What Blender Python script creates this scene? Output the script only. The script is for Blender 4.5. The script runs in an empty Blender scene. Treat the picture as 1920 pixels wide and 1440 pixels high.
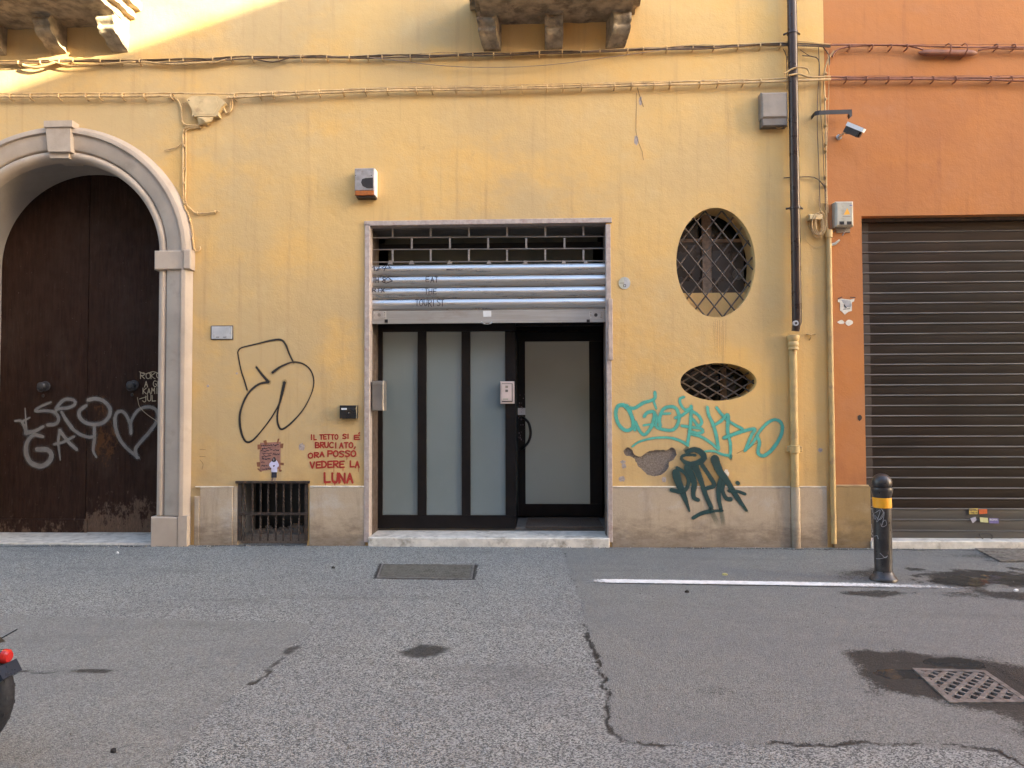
import bpy, bmesh, math, random
import numpy as np
from mathutils import Vector, Matrix, noise
from mathutils.geometry import delaunay_2d_cdt
random.seed(7)
sc = bpy.context.scene
COL = sc.collection

# ------------------------------------------------------------------ camera
F = 1332.0; CAMY = -8.13; CAMZ = 1.6
yaw = math.radians(2.3); pit = math.radians(1.72); rol = 0.0035
fw = Vector((-math.sin(yaw)*math.cos(pit), math.cos(yaw)*math.cos(pit), math.sin(pit)))
h_ = Vector((math.cos(yaw), math.sin(yaw), 0)); u_ = h_.cross(fw)
rt = h_*math.cos(rol) - u_*math.sin(rol); up = u_*math.cos(rol) + h_*math.sin(rol)
cam = bpy.data.cameras.new('camera'); co = bpy.data.objects.new('camera', cam); COL.objects.link(co)
cam.sensor_width = 36; cam.lens = 36*F/1920; cam.clip_end = 800; cam.clip_start = 0.05
M = Matrix((rt, up, -fw)).transposed().to_4x4(); M.translation = Vector((0, CAMY, CAMZ)); co.matrix_world = M
sc.camera = co
# ------------------------------------------------------------------ light
SUN = Vector((1.0, -0.54, 0.335)).normalized()
w = bpy.data.worlds.new('World'); sc.world = w; w.use_nodes = True
nt = w.node_tree; bg = nt.nodes['Background']
sky = nt.nodes.new('ShaderNodeTexSky'); sky.sky_type = 'NISHITA'; sky.sun_disc = False
sky.sun_elevation = math.asin(SUN.z); sky.sun_rotation = math.atan2(SUN.x, SUN.y)
sky.air_density = 1.0; sky.dust_density = 1.6; sky.ozone_density = 0.8
nt.links.new(sky.outputs[0], bg.inputs[0]); bg.inputs[1].default_value = 0.15
sl = bpy.data.lights.new('sun', 'SUN'); sl.energy = 5.0; sl.angle = math.radians(0.53); sl.color = (1, .86, .58)
so = bpy.data.objects.new('sun', sl); COL.objects.link(so); so.rotation_euler = SUN.to_track_quat('Z', 'Y').to_euler()
sc.view_settings.view_transform = 'Standard'; sc.view_settings.look = 'None'
sc.view_settings.exposure = 2.98; sc.view_settings.gamma = 1

# ------------------------------------------------------------------ pixel helpers (photo is 1920x1440)
C0 = Vector((0, CAMY, CAMZ))
def ray(px, py): return fw*F + rt*(px-960) - up*(py-720)
def U(px, py, y=0.0):
    d = ray(px, py); return C0 + d*((y-CAMY)/d.y)
def G(px, py, z=0.0):
    d = ray(px, py); return C0 + d*((z-CAMZ)/d.z)
S = 8.13/F   # metres per photo pixel on the wall

# ------------------------------------------------------------------ materials
def node(nt, t, ins=None, **kw):
    n = nt.nodes.new(t)
    for k, v in kw.items(): setattr(n, k, v)
    for k, v in (ins or {}).items():
        if hasattr(v, 'is_output'): nt.links.new(v, n.inputs[k])
        else: n.inputs[k].default_value = v
    return n
def c4(c): return (c[0], c[1], c[2], 1)
class NM:
    def __init__(s, name):
        s.m = bpy.data.materials.new(name); s.m.use_nodes = True; s.nt = s.m.node_tree
        s.b = s.nt.nodes['Principled BSDF']; s.out = s.nt.nodes['Material Output']
        s.co = node(s.nt, 'ShaderNodeNewGeometry').outputs['Position']
    def map(s, sc_=(1, 1, 1), loc=(0, 0, 0)): return node(s.nt, 'ShaderNodeMapping', {'Vector': s.co, 'Scale': sc_, 'Location': loc}).outputs[0]
    def noise(s, scale, det=3, rough=.55, vec=None, dist=0): return node(s.nt, 'ShaderNodeTexNoise', {'Vector': vec or s.co, 'Scale': scale, 'Detail': det, 'Roughness': rough, 'Distortion': dist}).outputs['Fac']
    def vor(s, scale, vec=None, feat='F1'): return node(s.nt, 'ShaderNodeTexVoronoi', {'Vector': vec or s.co, 'Scale': scale}, feature=feat).outputs['Distance']
    def ramp(s, f, a, b, lo=0, hi=1, smooth=True):
        n = node(s.nt, 'ShaderNodeMapRange', {'Value': f, 'From Min': a, 'From Max': b, 'To Min': lo, 'To Max': hi}); n.interpolation_type = 'SMOOTHSTEP' if smooth else 'LINEAR'; return n.outputs[0]
    def mix(s, f, a, b, mode='MIX'):
        n = s.nt.nodes.new('ShaderNodeMix'); n.data_type = 'RGBA'; n.blend_type = mode
        for i, v in ((0, f), (6, a), (7, b)):
            if hasattr(v, 'is_output'): s.nt.links.new(v, n.inputs[i])
            else: n.inputs[i].default_value = (c4(v) if i else v)
        return n.outputs[2]
    def math(s, op, a, b=0.0, c=0.0):
        n = s.nt.nodes.new('ShaderNodeMath'); n.operation = op
        for i, v in enumerate((a, b, c)):
            if hasattr(v, 'is_output'): s.nt.links.new(v, n.inputs[i])
            else: n.inputs[i].default_value = v
        return n.outputs[0]
    def attr(s, name): return node(s.nt, 'ShaderNodeAttribute', attribute_name=name).outputs['Fac']
    def sep(s): 
        n = node(s.nt, 'ShaderNodeSeparateXYZ', {'Vector': s.co}); return n.outputs
    def bump(s, h, dist, strength=1.0, prev=None):
        n = node(s.nt, 'ShaderNodeBump', {'Height': h, 'Distance': dist, 'Strength': strength})
        if prev: s.nt.links.new(prev, n.inputs['Normal'])
        return n.outputs[0]
    def set(s, k, v):
        if hasattr(v, 'is_output'): s.nt.links.new(v, s.b.inputs[k])
        else: s.b.inputs[k].default_value = c4(v) if k in ('Base Color', 'Emission Color') and len(v) == 3 else v
        return s
def simple(name, col, rough=.6, metal=0.0, var=.25, vs=8.0, bump=.0008, bs=60, dirt=None, ds=3.0, dlo=.5, dhi=.75, spec=None):
    m = NM(name); n = m.noise(vs, 5)
    dk = tuple(c*(1-var) for c in col); lt = tuple(min(1, c*(1+var*.6)) for c in col)
    c = m.mix(m.ramp(n, .3, .7), dk, lt)
    if dirt: c = m.mix(m.ramp(m.noise(ds, 8, .68), dlo, dhi), c, dirt)
    m.set('Base Color', c).set('Roughness', m.ramp(m.noise(vs*2.3, 3), .25, .75, max(0, rough-.1), min(1, rough+.12))).set('Metallic', metal)
    if spec is not None: m.set('Specular IOR Level', spec)
    if bump: m.set('Normal', m.bump(m.noise(bs, 4, .6), bump))
    return m.m
def stucco(name, a, b, c, dark, pale):
    m = NM(name)
    col = m.mix(m.ramp(m.math('ADD', m.noise(.38, 3, .5, dist=.6), m.ramp(m.sep()['X'], -3.5, 3.0, -.10, .10, False)), .36, .64), a, b)  # tone drifts along X: aged paint plus the wall's light gradient in colour
    col = m.mix(m.ramp(m.noise(.9, 6, .6, m.map((1, 1, 1.5), (7, 0, 3))), .44, .7, 0, .75), col, c)
    col = m.mix(m.ramp(m.noise(2.6, 7, .66, m.map((1, 1, 1.0), (3, 1, 9))), .5, .8, 0, .3), col, pale)
    st = m.noise(1.0, 6, .62, m.map((9, 1, .45)))
    col = m.mix(m.ramp(st, .52, .8, 0, .5), col, dark)
    col = m.mix(m.ramp(m.noise(5.5, 9, .78, m.map((1, 1, .7))), .57, .76, 0, .5), col, dark)
    col = m.mix(m.ramp(m.noise(90, 2, .6), .3, .75, 0, .12), col, dark)
    col = m.mix(m.ramp(m.vor(2.1, m.map((1, 1, 1), (.3, 0, .7))), .0, .02, .55, 0), col, dark)
    # grime near the plinth, broken up by noise
    z = m.sep()['Z']
    g = m.math('ADD', m.ramp(z, 2.1, .5, 0, .5, False), m.noise(2.2, 7, .7))
    col = m.mix(m.ramp(g, .74, 1.2, 0, .55), col, dark)
    m.set('Base Color', col).set('Roughness', .88).set('Specular IOR Level', .2)
    n = m.bump(m.noise(1.7, 4, .5), .014); n = m.bump(m.noise(9, 5, .6), .004, prev=n); n = m.bump(m.noise(55, 4, .65), .0016, prev=n)
    m.set('Normal', n); return m.m
YEL = stucco('yellow_stucco', (.51, .362, .182), (.63, .412, .168), (.69, .41, .128), (.36, .235, .115), (.60, .47, .27))
ORA = stucco('orange_stucco', (.40, .158, .060), (.445, .185, .070), (.48, .188, .056), (.23, .09, .05), (.44, .22, .125))
def plinth_mat(name, a, b, dark, pale, base):
    m = NM(name)
    col = m.mix(m.ramp(m.noise(1.1, 5, .6), .35, .65), a, b)
    col = m.mix(m.ramp(m.noise(1.7, 6, .6, m.map((1, 1, 1.3), (4, 0, 1))), .52, .7, 0, .75), col, pale)
    col = m.mix(m.ramp(m.noise(1, 8, .7, m.map((7, 1, 1.2))), .5, .75, 0, .5), col, dark)
    z = m.sep()['Z']
    g = m.math('ADD', m.ramp(z, .5, .0, 0, .55, False), m.noise(4, 8, .72, m.map((1, 1, 2.2))))
    col = m.mix(m.ramp(g, .62, 1.1, 0, .85), col, dark)
    g2 = m.math('ADD', m.ramp(z, .24, .06, 0, .45, False), m.noise(7, 9, .75, m.map((1, 1, 3))))
    col = m.mix(m.ramp(g2, .86, .97, 0, .6), col, base)
    col = m.mix(m.ramp(m.noise(130, 3, .6), .3, .8, 0, .25), col, dark)
    m.set('Base Color', col).set('Roughness', .85).set('Specular IOR Level', .25)
    n = m.bump(m.noise(4, 6, .6), .006); n = m.bump(m.noise(40, 5, .7), .002, prev=n); m.set('Normal', n); return m.m
PLI = plinth_mat('beige_plinth_plaster', (.43, .345, .255), (.465, .365, .255), (.17, .125, .09), (.50, .45, .40), (.30, .24, .18))
PLO = plinth_mat('olive_plinth_plaster', (.30, .20, .09), (.35, .235, .11), (.12, .085, .05), (.40, .30, .18), (.2, .15, .1))
PWH = simple('white_fillet', (.72, .66, .56), .8, var=.2, dirt=(.4, .33, .25), ds=9)
PORT = simple('painted_portal_stone', (.41, .33, .262), .8, var=.1, vs=2.5, bump=.002, bs=30, dirt=(.28, .22, .17), ds=3.2, dlo=.5, dhi=.85)
REVL = simple('portal_reveal_plaster', (.30, .26, .225), .85, var=.12, vs=2, bump=.003, bs=22)
MARB = simple('pink_marble', (.40, .33, .30), .45, var=.18, vs=20, dirt=(.30, .2, .18), ds=18, bump=.0005)
MARW = simple('white_threshold_marble', (.60, .56, .50), .5, var=.2, vs=9, dirt=(.25, .22, .18), ds=6, dlo=.5, dhi=.72, bump=.0008)
def wood_mat():
    m = NM('worn_dark_wood')
    v = m.map((9, 1, .9))
    grain = m.noise(4, 9, .7, v)
    col = m.mix(m.ramp(grain, .3, .7), (.018, .0078, .0046), (.034, .0155, .0095))
    col = m.mix(m.ramp(m.noise(1.3, 5, .6, m.map((1, 1, .7), (2, 0, 0))), .5, .75, 0, .85), col, (.046, .029, .021))
    px = m.sep()
    col = m.mix(m.ramp(m.noise(9, 9, .8, m.map((3, 1, .5), (5, 0, 2))), .57, .70, 0, .5), col, (.075, .055, .042))
    col = m.mix(m.ramp(m.vor(11, m.map((1, 1, 1), (7, 0, 3))), .03, .06, .55, 0), col, (.16, .13, .10))
    # worn bottom: paint lost above the kick board
    wn = m.math('ADD', m.ramp(px['Z'], 1.0, .05, 0, .45, False), m.noise(5, 10, .78, m.map((1.6, 1, 1))))
    col = m.mix(m.ramp(m.math('SUBTRACT', wn, m.ramp(px['X'], SEAMX-.02, SEAMX+.02, .13, 0)), .80, .90), col, m.mix(m.ramp(m.noise(20, 6, .7, v), .35, .7), (.08, .05, .034), (.17, .105, .068)))
    # orange-brown wear along the seam
    d = m.math('ABSOLUTE', m.math('SUBTRACT', px['X'], SEAMX+.22))
    wz = m.math('ABSOLUTE', m.math('SUBTRACT', px['Z'], 1.28))
    s = m.math('ADD', m.math('ADD', m.ramp(d, .05, .55, .34, 0, False), m.ramp(wz, .1, .85, .20, 0, False)), m.math('MULTIPLY', m.noise(11, 10, .8, m.map((1, 1, .7), (0, 0, 4))), .85))
    col = m.mix(m.ramp(s, .90, .96, 0, .8), col, (.10, .042, .015))
    col = m.mix(m.ramp(m.vor(7, m.map((1, 1, .55), (2, 0, 1))), .012, .03, .6, 0), col, (.28, .23, .18))
    m.set('Base Color', col).set('Roughness', m.ramp(m.noise(7, 4), .3, .7, .5, .72)).set('Specular IOR Level', .14)
    n = m.bump(m.noise(5, 8, .7, v), .004); n = m.bump(m.noise(60, 3, .6, m.map((6, 1, 1))), .0008, prev=n); m.set('Normal', n); return m.m
SEAMX = U(163, 760, .68).x
WOOD = wood_mat()
def gsteel(name, col, metal, rough, streak, sx=.6, dirt=None, lo=.5, hi=.8):
    m = NM(name)
    n = m.noise(3, 8, .7, m.map((sx, 1, 14)))
    c = m.mix(m.ramp(n, .3, .7), tuple(x*(1-streak) for x in col), col)
    if dirt: c = m.mix(m.ramp(m.noise(2.2, 9, .72, m.map((1, 1, 1.6))), lo, hi, 0, .8), c, dirt)
    c = m.mix(m.ramp(m.noise(14, 8, .75), .62, .8, 0, .4), c, tuple(x*.5 for x in col))
    m.set('Base Color', c).set('Metallic', metal).set('Roughness', m.ramp(n, .3, .7, rough-.06, rough+.12)); m.set('Normal', m.bump(m.noise(30, 3), .0006)); return m.m
ALU = gsteel('galvanised_shutter_steel', (.58, .57, .56), .88, .30, .18)
ALUD = gsteel('dusty_shutter_bar', (.40, .38, .355), .6, .45, .2, dirt=(.28, .23, .19))
BARS = gsteel('zinc_bars', (.34, .31, .29), .7, .42, .3)
SLATM = None
def slat_mat():
    m = NM('sooty_brown_slats'); xyz = m.sep()
    c = m.mix(m.ramp(m.noise(2.0, 8, .7, m.map((.5, 1, 3))), .3, .7), (.013, .0092, .0074), (.027, .0195, .0155))
    c = m.mix(m.ramp(m.noise(1.1, 4, .5, m.map((.6, 1, 1.2), (5, 0, 0))), .5, .72, 0, .6), c, (.024, .014, .010))
    c = m.mix(m.ramp(m.noise(11, 8, .75, m.map((1, 1, 1.5))), .58, .75, 0, .3), c, (.045, .04, .037))
    hi = m.ramp(m.math('ADD', xyz['Z'], m.math('MULTIPLY', m.noise(2, 3), .5)), 3.2, 3.95, 0, .55)
    c = m.mix(hi, c, (.050, .028, .017))
    e = m.ramp(m.math('ADD', xyz['X'], m.math('MULTIPLY', m.noise(9, 4, .6, m.map((1, 1, .4))), .03)), SLX+.105, SLX+.118, .75, 0)
    c = m.mix(e, c, (.085, .075, .069))
    m.set('Base Color', c).set('Roughness', .55).set('Metallic', 0.0).set('Specular IOR Level', .12); m.set('Normal', m.bump(m.noise(45, 3), .0006)); return m.m
SLX = U(1617, 720, .16).x
SLATM = slat_mat()
SLATG = gsteel('grey_lower_slats', (.085, .08, .075), .4, .45, .2, dirt=(.09, .07, .055))
DFR = simple('black_brown_door_frame', (.008, .006, .006), .45, var=.3, vs=5, bump=.0003, spec=.22)
RVM = simple('brown_reveal_metal', (.12, .085, .065), .5, .3, var=.25, vs=6, dirt=(.20, .17, .15), ds=4)
def frost(nm='frosted_glass', a_=(.145, .178, .180), b_=(.172, .205, .212)):
    m = NM(nm); 
    c = m.mix(m.ramp(m.noise(.9, 3, .5), .3, .7), a_, b_)
    c = m.mix(m.ramp(m.noise(6, 8, .7, m.map((1, 1, .4))), .55, .85, 0, .25), c, (.22, .25, .24))
    m.set('Base Color', c).set('Roughness', m.ramp(m.noise(3, 6, .7), .3, .7, .05, .17)).set('Specular IOR Level', .65); return m.m
FRO = frost(); FRO2 = frost('lightened_olive_glass', (.36, .39, .34), (.41, .44, .38))  # inner pane is olive, and lightened to make up for its dim recess
DGL = simple('dark_glass', (.012, .014, .010), .12, var=.3, vs=2, bump=0, spec=.6)
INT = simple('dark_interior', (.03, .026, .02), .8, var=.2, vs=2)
INTO = simple('olive_interior_panel', (.05, .048, .032), .6, var=.2, vs=2)
INTG = simple('grey_soffit', (.13, .12, .11), .7, var=.2, vs=3)
CAR = simple('brown_mat', (.085, .058, .042), .95, var=.35, vs=40, bump=.002, bs=300)
IRON = simple('rusty_dark_iron', (.045, .032, .026), .65, .3, var=.4, vs=22, dirt=(.12, .06, .035), ds=14, bump=.0012, bs=120)
GRIL = simple('weathered_grille_iron', (.10, .078, .065), .6, .35, var=.35, vs=25, dirt=(.06, .04, .03), ds=14, bump=.001, bs=120)
STON = simple('weathered_balcony_stone', (.34, .265, .18), .92, var=.35, vs=9, dirt=(.13, .095, .065), ds=5, dlo=.46, dhi=.7, bump=.006, bs=26)
STOU = simple('pale_balcony_stone', (.40, .33, .235), .92, var=.3, vs=9, dirt=(.15, .11, .07), ds=7, dlo=.45, dhi=.7, bump=.006, bs=26)  # paler copy for the left balcony's cornices and end bracket
CABY = simple('yellow_painted_cable', (.56, .37, .17), .6, var=.22, vs=9, dirt=(.24, .15, .085), ds=12, dlo=.5, dhi=.75)
CABO = simple('orange_painted_cable', (.25, .09, .047), .6, var=.25, vs=9, dirt=(.16, .06, .04), ds=12)
CABB = simple('bare_brown_cable', (.13, .085, .055), .6, var=.3, vs=9)
CABG = simple('grey_thin_wire', (.28, .20, .15), .6, var=.2)
BOXY = simple('cream_painted_box', (.58, .42, .215), .6, var=.15, vs=7, dirt=(.36, .23, .11), ds=9)
DSP = simple('brown_enamelled_downpipe', (.046, .030, .027), .33, .3, var=.15, vs=3, dirt=(.075, .055, .048), ds=3, dlo=.6, dhi=.9, bump=.0004)
CPIP = simple('yellow_painted_iron_pipe', (.47, .315, .128), .6, var=.15, vs=6, dirt=(.33, .2, .1), ds=8, bump=.0015)
GBOX = simple('dusty_grey_box', (.26, .215, .175), .65, var=.15, vs=5, dirt=(.17, .13, .10), ds=3)
GBOD = simple('dark_box_band', (.15, .125, .105), .6, var=.2)
BLK = simple('black_plastic', (.012, .011, .012), .35, var=.2)
KNB = simple('dull_knob_iron', (.055, .05, .05), .4, .4, var=.3, vs=20)
BLM = simple('black_bracket_metal', (.022, .017, .016), .5, var=.3)
WHP = simple('white_plastic', (.86, .86, .86), .4, var=.08, bump=0)
WHG = simple('grey_white_plate', (.42, .42, .43), .5, var=.1, dirt=(.28, .26, .24), ds=12)
LGR = simple('pale_grey_plastic', (.40, .37, .30), .5, var=.1, vs=6, dirt=(.28, .24, .17), ds=8)
YWN = simple('yellow_warning_print', (.75, .36, .03), .5, var=.1)
RSI = simple('rusty_orange_lens', (.38, .11, .02), .4, var=.35, vs=30, dirt=(.1, .035, .02), ds=30)
GSI = simple('stained_grey_casing', (.30, .275, .27), .6, var=.2, vs=14, dirt=(.20, .15, .13), ds=18)
CONC = simple('exposed_render', (.20, .16, .13), .95, var=.35, vs=60, bump=.006, bs=90, dirt=(.30, .24, .19), ds=40)
CHIPG = simple('grey_filler', (.36, .30, .27), .9, var=.25, vs=40, bump=.002)
BOL = simple('dark_grey_cast_iron', (.055, .050, .050), .36, .45, var=.3, vs=12, dirt=(.14, .12, .11), ds=9, dlo=.55, dhi=.8, bump=.001)
BOLY = simple('orange_reflective_band', (.85, .36, .015), .45, var=.08, vs=9, dirt=(.3, .12, .02), ds=20, dlo=.66, dhi=.8)
CHR = simple('bright_steel', (.55, .54, .53), .25, .9, var=.1, bump=0)
TYR = simple('black_tyre_rubber', (.017, .017, .020), .7, var=.2, vs=30)
REDL = simple('red_tail_lens', (.5, .02, .015), .15, var=.1, bump=0)
NVY = simple('navy_plastic', (.02, .028, .045), .3, var=.1, bump=0)
PINK = simple('pinkish_white_metal', (.62, .50, .45), .4, var=.08)
NOTE = simple('brown_paper', (.30, .145, .11), .8, var=.15, vs=20)
TAPE = simple('brown_tape', (.25, .10, .05), .4, var=.2, vs=30)
STK = simple('white_sticker', (.62, .62, .62), .5, var=.1)
CASTI = simple('worn_cast_iron', (.23, .22, .21), .5, .45, var=.35, vs=22, dirt=(.06, .052, .048), ds=10, bump=.001)
CASTG = simple('greenish_cover_plate', (.155, .15, .13), .65, .25, var=.3, vs=14, dirt=(.07, .06, .045), ds=8)
PIT = simple('black_pit_shade', (.006, .005, .004), .4, var=.2)  # near black stands in for the shade of drains, grating bed and cellar
def paint(name, col, soft=.5, nz=.35, ns=70, rough=.6, amax=1.0):
    m = NM(name); a = m.attr('a')
    f = m.math('SUBTRACT', a, m.math('MULTIPLY', m.noise(ns, 5, .7), nz))
    al = m.ramp(f, .0, soft, 0, amax)
    c = m.mix(m.ramp(m.noise(12, 4), .3, .7), tuple(x*.85 for x in col), tuple(min(1, x*1.1) for x in col))
    m.set('Base Color', c).set('Roughness', rough)
    tr = node(m.nt, 'ShaderNodeBsdfTransparent'); mx = node(m.nt, 'ShaderNodeMixShader', {0: al, 1: tr.outputs[0], 2: m.b.outputs[0]})
    m.nt.links.new(mx.outputs[0], m.out.inputs[0]); return m.m
P_GREY = paint('grey_spray', (.25, .225, .20), .66, .55, amax=.66)
P_BLACK = paint('black_spray', (.018, .014, .013), .4, .3)
P_TEAL = paint('teal_spray', (.085, .42, .34), .5, .55, 45, amax=.84)
P_DTEAL = paint('dark_teal_spray', (.006, .040, .042), .42, .35, amax=.97)
P_DTFADE = paint('faded_dark_teal_spray', (.012, .060, .055), .95, .45, amax=.6)
H_GREY = paint('grey_overspray', (.27, .245, .22), 1.1, .5, 90, amax=.20)
H_TEAL = paint('teal_overspray', (.085, .42, .34), 1.1, .5, 60, amax=.26)
H_DT = paint('dark_teal_overspray', (.012, .06, .055), 1.1, .5, 60, amax=.34)
H_BK = paint('black_overspray', (.03, .025, .02), 1.1, .5, 80, amax=.22)
P_RED = paint('red_paint', (.36, .028, .016), .3, .35, 120)
P_MARK = paint('black_marker', (.03, .025, .035), .3, .55, 160)
P_SCR = paint('cream_scribble', (.42, .33, .22), .3, .4, 120)
P_SILV = paint('silver_scribble', (.42, .42, .43), .3, .5, 160)
P_STAIN = paint('drip_stain', (.30, .15, .05), .8, .7, 40, amax=.42)
P_CRACK = paint('hairline_crack', (.22, .11, .05), .5, .6, 60, amax=.6)
P_LINE = paint('worn_white_road_paint', (.74, .73, .71), .45, .88, 60, .7)
P_TORN = paint('torn_paper', (.66, .60, .54), .12, .2, 80)

# ------------------------------------------------------------------ mesh builder
class MB:
    def __init__(s): s.v = []; s.f = []; s.a = []
    def add(s, vs, fs, a=None):
        o = len(s.v); s.v += [Vector(v) for v in vs]; s.f += [tuple(i+o for i in f) for f in fs]; s.a += (a if a else [1.0]*len(vs)); return s
    def box(s, x0, x1, y0, y1, z0, z1):
        if x0 > x1: x0, x1 = x1, x0
        if y0 > y1: y0, y1 = y1, y0
        if z0 > z1: z0, z1 = z1, z0
        return s.add([(x0,y0,z0),(x1,y0,z0),(x1,y1,z0),(x0,y1,z0),(x0,y0,z1),(x1,y0,z1),(x1,y1,z1),(x0,y1,z1)],
              [(0,3,2,1),(4,5,6,7),(0,1,5,4),(1,2,6,5),(2,3,7,6),(3,0,4,7)])
    def pbox(s, p0, q0, p1, q1, y0, y1, ref=None):
        """box whose front face (plane y0) spans photo pixels p0,q0 .. p1,q1"""
        yr = y0 if ref is None else ref
        a = U(p0, (q0+q1)/2, yr).x; b = U(p1, (q0+q1)/2, yr).x; c = U((p0+p1)/2, q0, yr).z; d = U((p0+p1)/2, q1, yr).z
        return s.box(a, b, y0, y1, d, c)
    def cham(s, x0, x1, y0, y1, z0, z1, b):
        """box with the front (y0) edges chamfered"""
        if z0 > z1: z0, z1 = z1, z0
        vs = [(x0,y1,z0),(x1,y1,z0),(x1,y1,z1),(x0,y1,z1),(x0,y0+b,z0),(x1,y0+b,z0),(x1,y0+b,z1),(x0,y0+b,z1),
              (x0+b,y0,z0+b),(x1-b,y0,z0+b),(x1-b,y0,z1-b),(x0+b,y0,z1-b)]
        return s.add(vs, [(0,1,5,4),(1,2,6,5),(2,3,7,6),(3,0,4,7),(4,5,9,8),(5,6,10,9),(6,7,11,10),(7,4,8,11),(8,9,10,11),(3,2,1,0)])
    def pcham(s, p0, q0, p1, q1, y0, y1, b):
        a = U(p0, (q0+q1)/2, y0).x; bb = U(p1, (q0+q1)/2, y0).x; c = U((p0+p1)/2, q0, y0).z; d = U((p0+p1)/2, q1, y0).z
        return s.cham(a, bb, y0, y1, d, c, b)
    def tube(s, pts, r, n=8, cap=True):
        pts = [Vector(p) for p in pts]; rs = r if isinstance(r, (list, tuple)) else [r]*len(pts)
        o = []; N = len(pts); ref = None; vs = []
        for i, p in enumerate(pts):
            t = (pts[min(i+1, N-1)] - pts[max(i-1, 0)])
            if t.length < 1e-9: t = Vector((0, 0, 1))
            t.normalize()
            if ref is None: ref = t.orthogonal().normalized()
            a = (ref - t*ref.dot(t))
            if a.length < 1e-6: a = t.orthogonal()
            a.normalize(); ref = a; b = t.cross(a)
            for k in range(n):
                an = 2*math.pi*k/n; vs.append(p + (a*math.cos(an) + b*math.sin(an))*rs[i])
        fs = [(i*n+k, i*n+(k+1) % n, (i+1)*n+(k+1) % n, (i+1)*n+k) for i in range(N-1) for k in range(n)]
        if cap: fs += [tuple(range(n))[::-1], tuple((N-1)*n+k for k in range(n))]
        return s.add(vs, fs)
    def lathe(s, prof, c, n=28):
        vs = [(c[0]+r*math.cos(2*math.pi*k/n), c[1]+r*math.sin(2*math.pi*k/n), c[2]+z) for r, z in prof for k in range(n)]
        N = len(prof); fs = [(i*n+k, i*n+(k+1) % n, (i+1)*n+(k+1) % n, (i+1)*n+k) for i in range(N-1) for k in range(n)]
        fs += [tuple(range(n))[::-1], tuple((N-1)*n+k for k in range(n))]; return s.add(vs, fs)
    def prism(s, poly, y0, y1):
        """poly: (x,z) list, extruded y0(front)..y1"""
        n = len(poly); ar = sum(poly[i][0]*poly[(i+1) % n][1]-poly[(i+1) % n][0]*poly[i][1] for i in range(n))
        if ar < 0: poly = poly[::-1]
        vs = [(x, y0, z) for x, z in poly] + [(x, y1, z) for x, z in poly]
        return s.add(vs, [tuple(range(n)), tuple(range(n, 2*n))[::-1]] + [(i, i+n, (i+1) % n+n, (i+1) % n) for i in range(n)])
    def disc(s, c, rx, rz, y0, y1, n=24): return s.prism([(c[0]+rx*math.cos(2*math.pi*k/n), c[1]+rz*math.sin(2*math.pi*k/n)) for k in range(n)], y0, y1)
    def xform(s, m):
        s.v = [m @ v for v in s.v]; return s
def wloc(o):
    v = Vector((0, 0, 0))
    while o: v += o.location; o = o.parent
    return v
def obj(name, mb, mat, parent=None, loc=None, smooth=35, attr=False, label=None, kind=None):
    base = wloc(parent); off = base + (Vector(loc)-base if loc is not None else Vector())
    me = bpy.data.meshes.new(name); me.from_pydata([v-off for v in mb.v], [], mb.f); me.materials.append(mat)
    if smooth:
        me.polygons.foreach_set('use_smooth', [True]*len(me.polygons)); me.set_sharp_from_angle(angle=math.radians(smooth))
    if attr:
        at = me.attributes.new('a', 'FLOAT', 'POINT'); at.data.foreach_set('value', mb.a)
    me.update(); o = bpy.data.objects.new(name, me); COL.objects.link(o)
    if parent: o.parent = parent
    o.location = off - base
    if label: o['label'] = label
    if kind: o['kind'] = kind
    return o
def thing(name, loc, label, cat, group=None):
    o = bpy.data.objects.new(name, None); COL.objects.link(o); o.location = loc; o.empty_display_size = .1
    return tag(o, label, cat, group)
def tag(o, label, cat, group=None):
    o['label'] = label; o['category'] = cat
    group = group or GROUPS.get(cat)
    if group: o['group'] = group
    return o
GROUPS = {'cables': 'cable runs clipped to the facades', 'balcony': 'stone balconies over the street', 'sticker': 'stickers on the brown roller shutter', 'litter': 'small scraps lying on the asphalt'}
def catmull(p, step):
    if len(p) < 3:
        q = []
        for i in range(len(p)-1):
            n = max(1, int((p[i+1]-p[i]).length/step))
            q += [p[i].lerp(p[i+1], k/n) for k in range(n)]
        return q + [p[-1]]
    out = []; P = [p[0]*2-p[1]] + p + [p[-1]*2-p[-2]]
    for i in range(1, len(P)-2):
        n = max(2, int((P[i+1]-P[i]).length/step))
        for k in range(n):
            t = k/n; a, b, c, d = P[i-1], P[i], P[i+1], P[i+2]
            out.append(.5*((2*b)+(c-a)*t+(2*a-5*b+4*c-d)*t*t+(3*b-a-3*c+d)*t**3))
    return out + [p[-1]]
_lay = [0]; HALO = []
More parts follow.
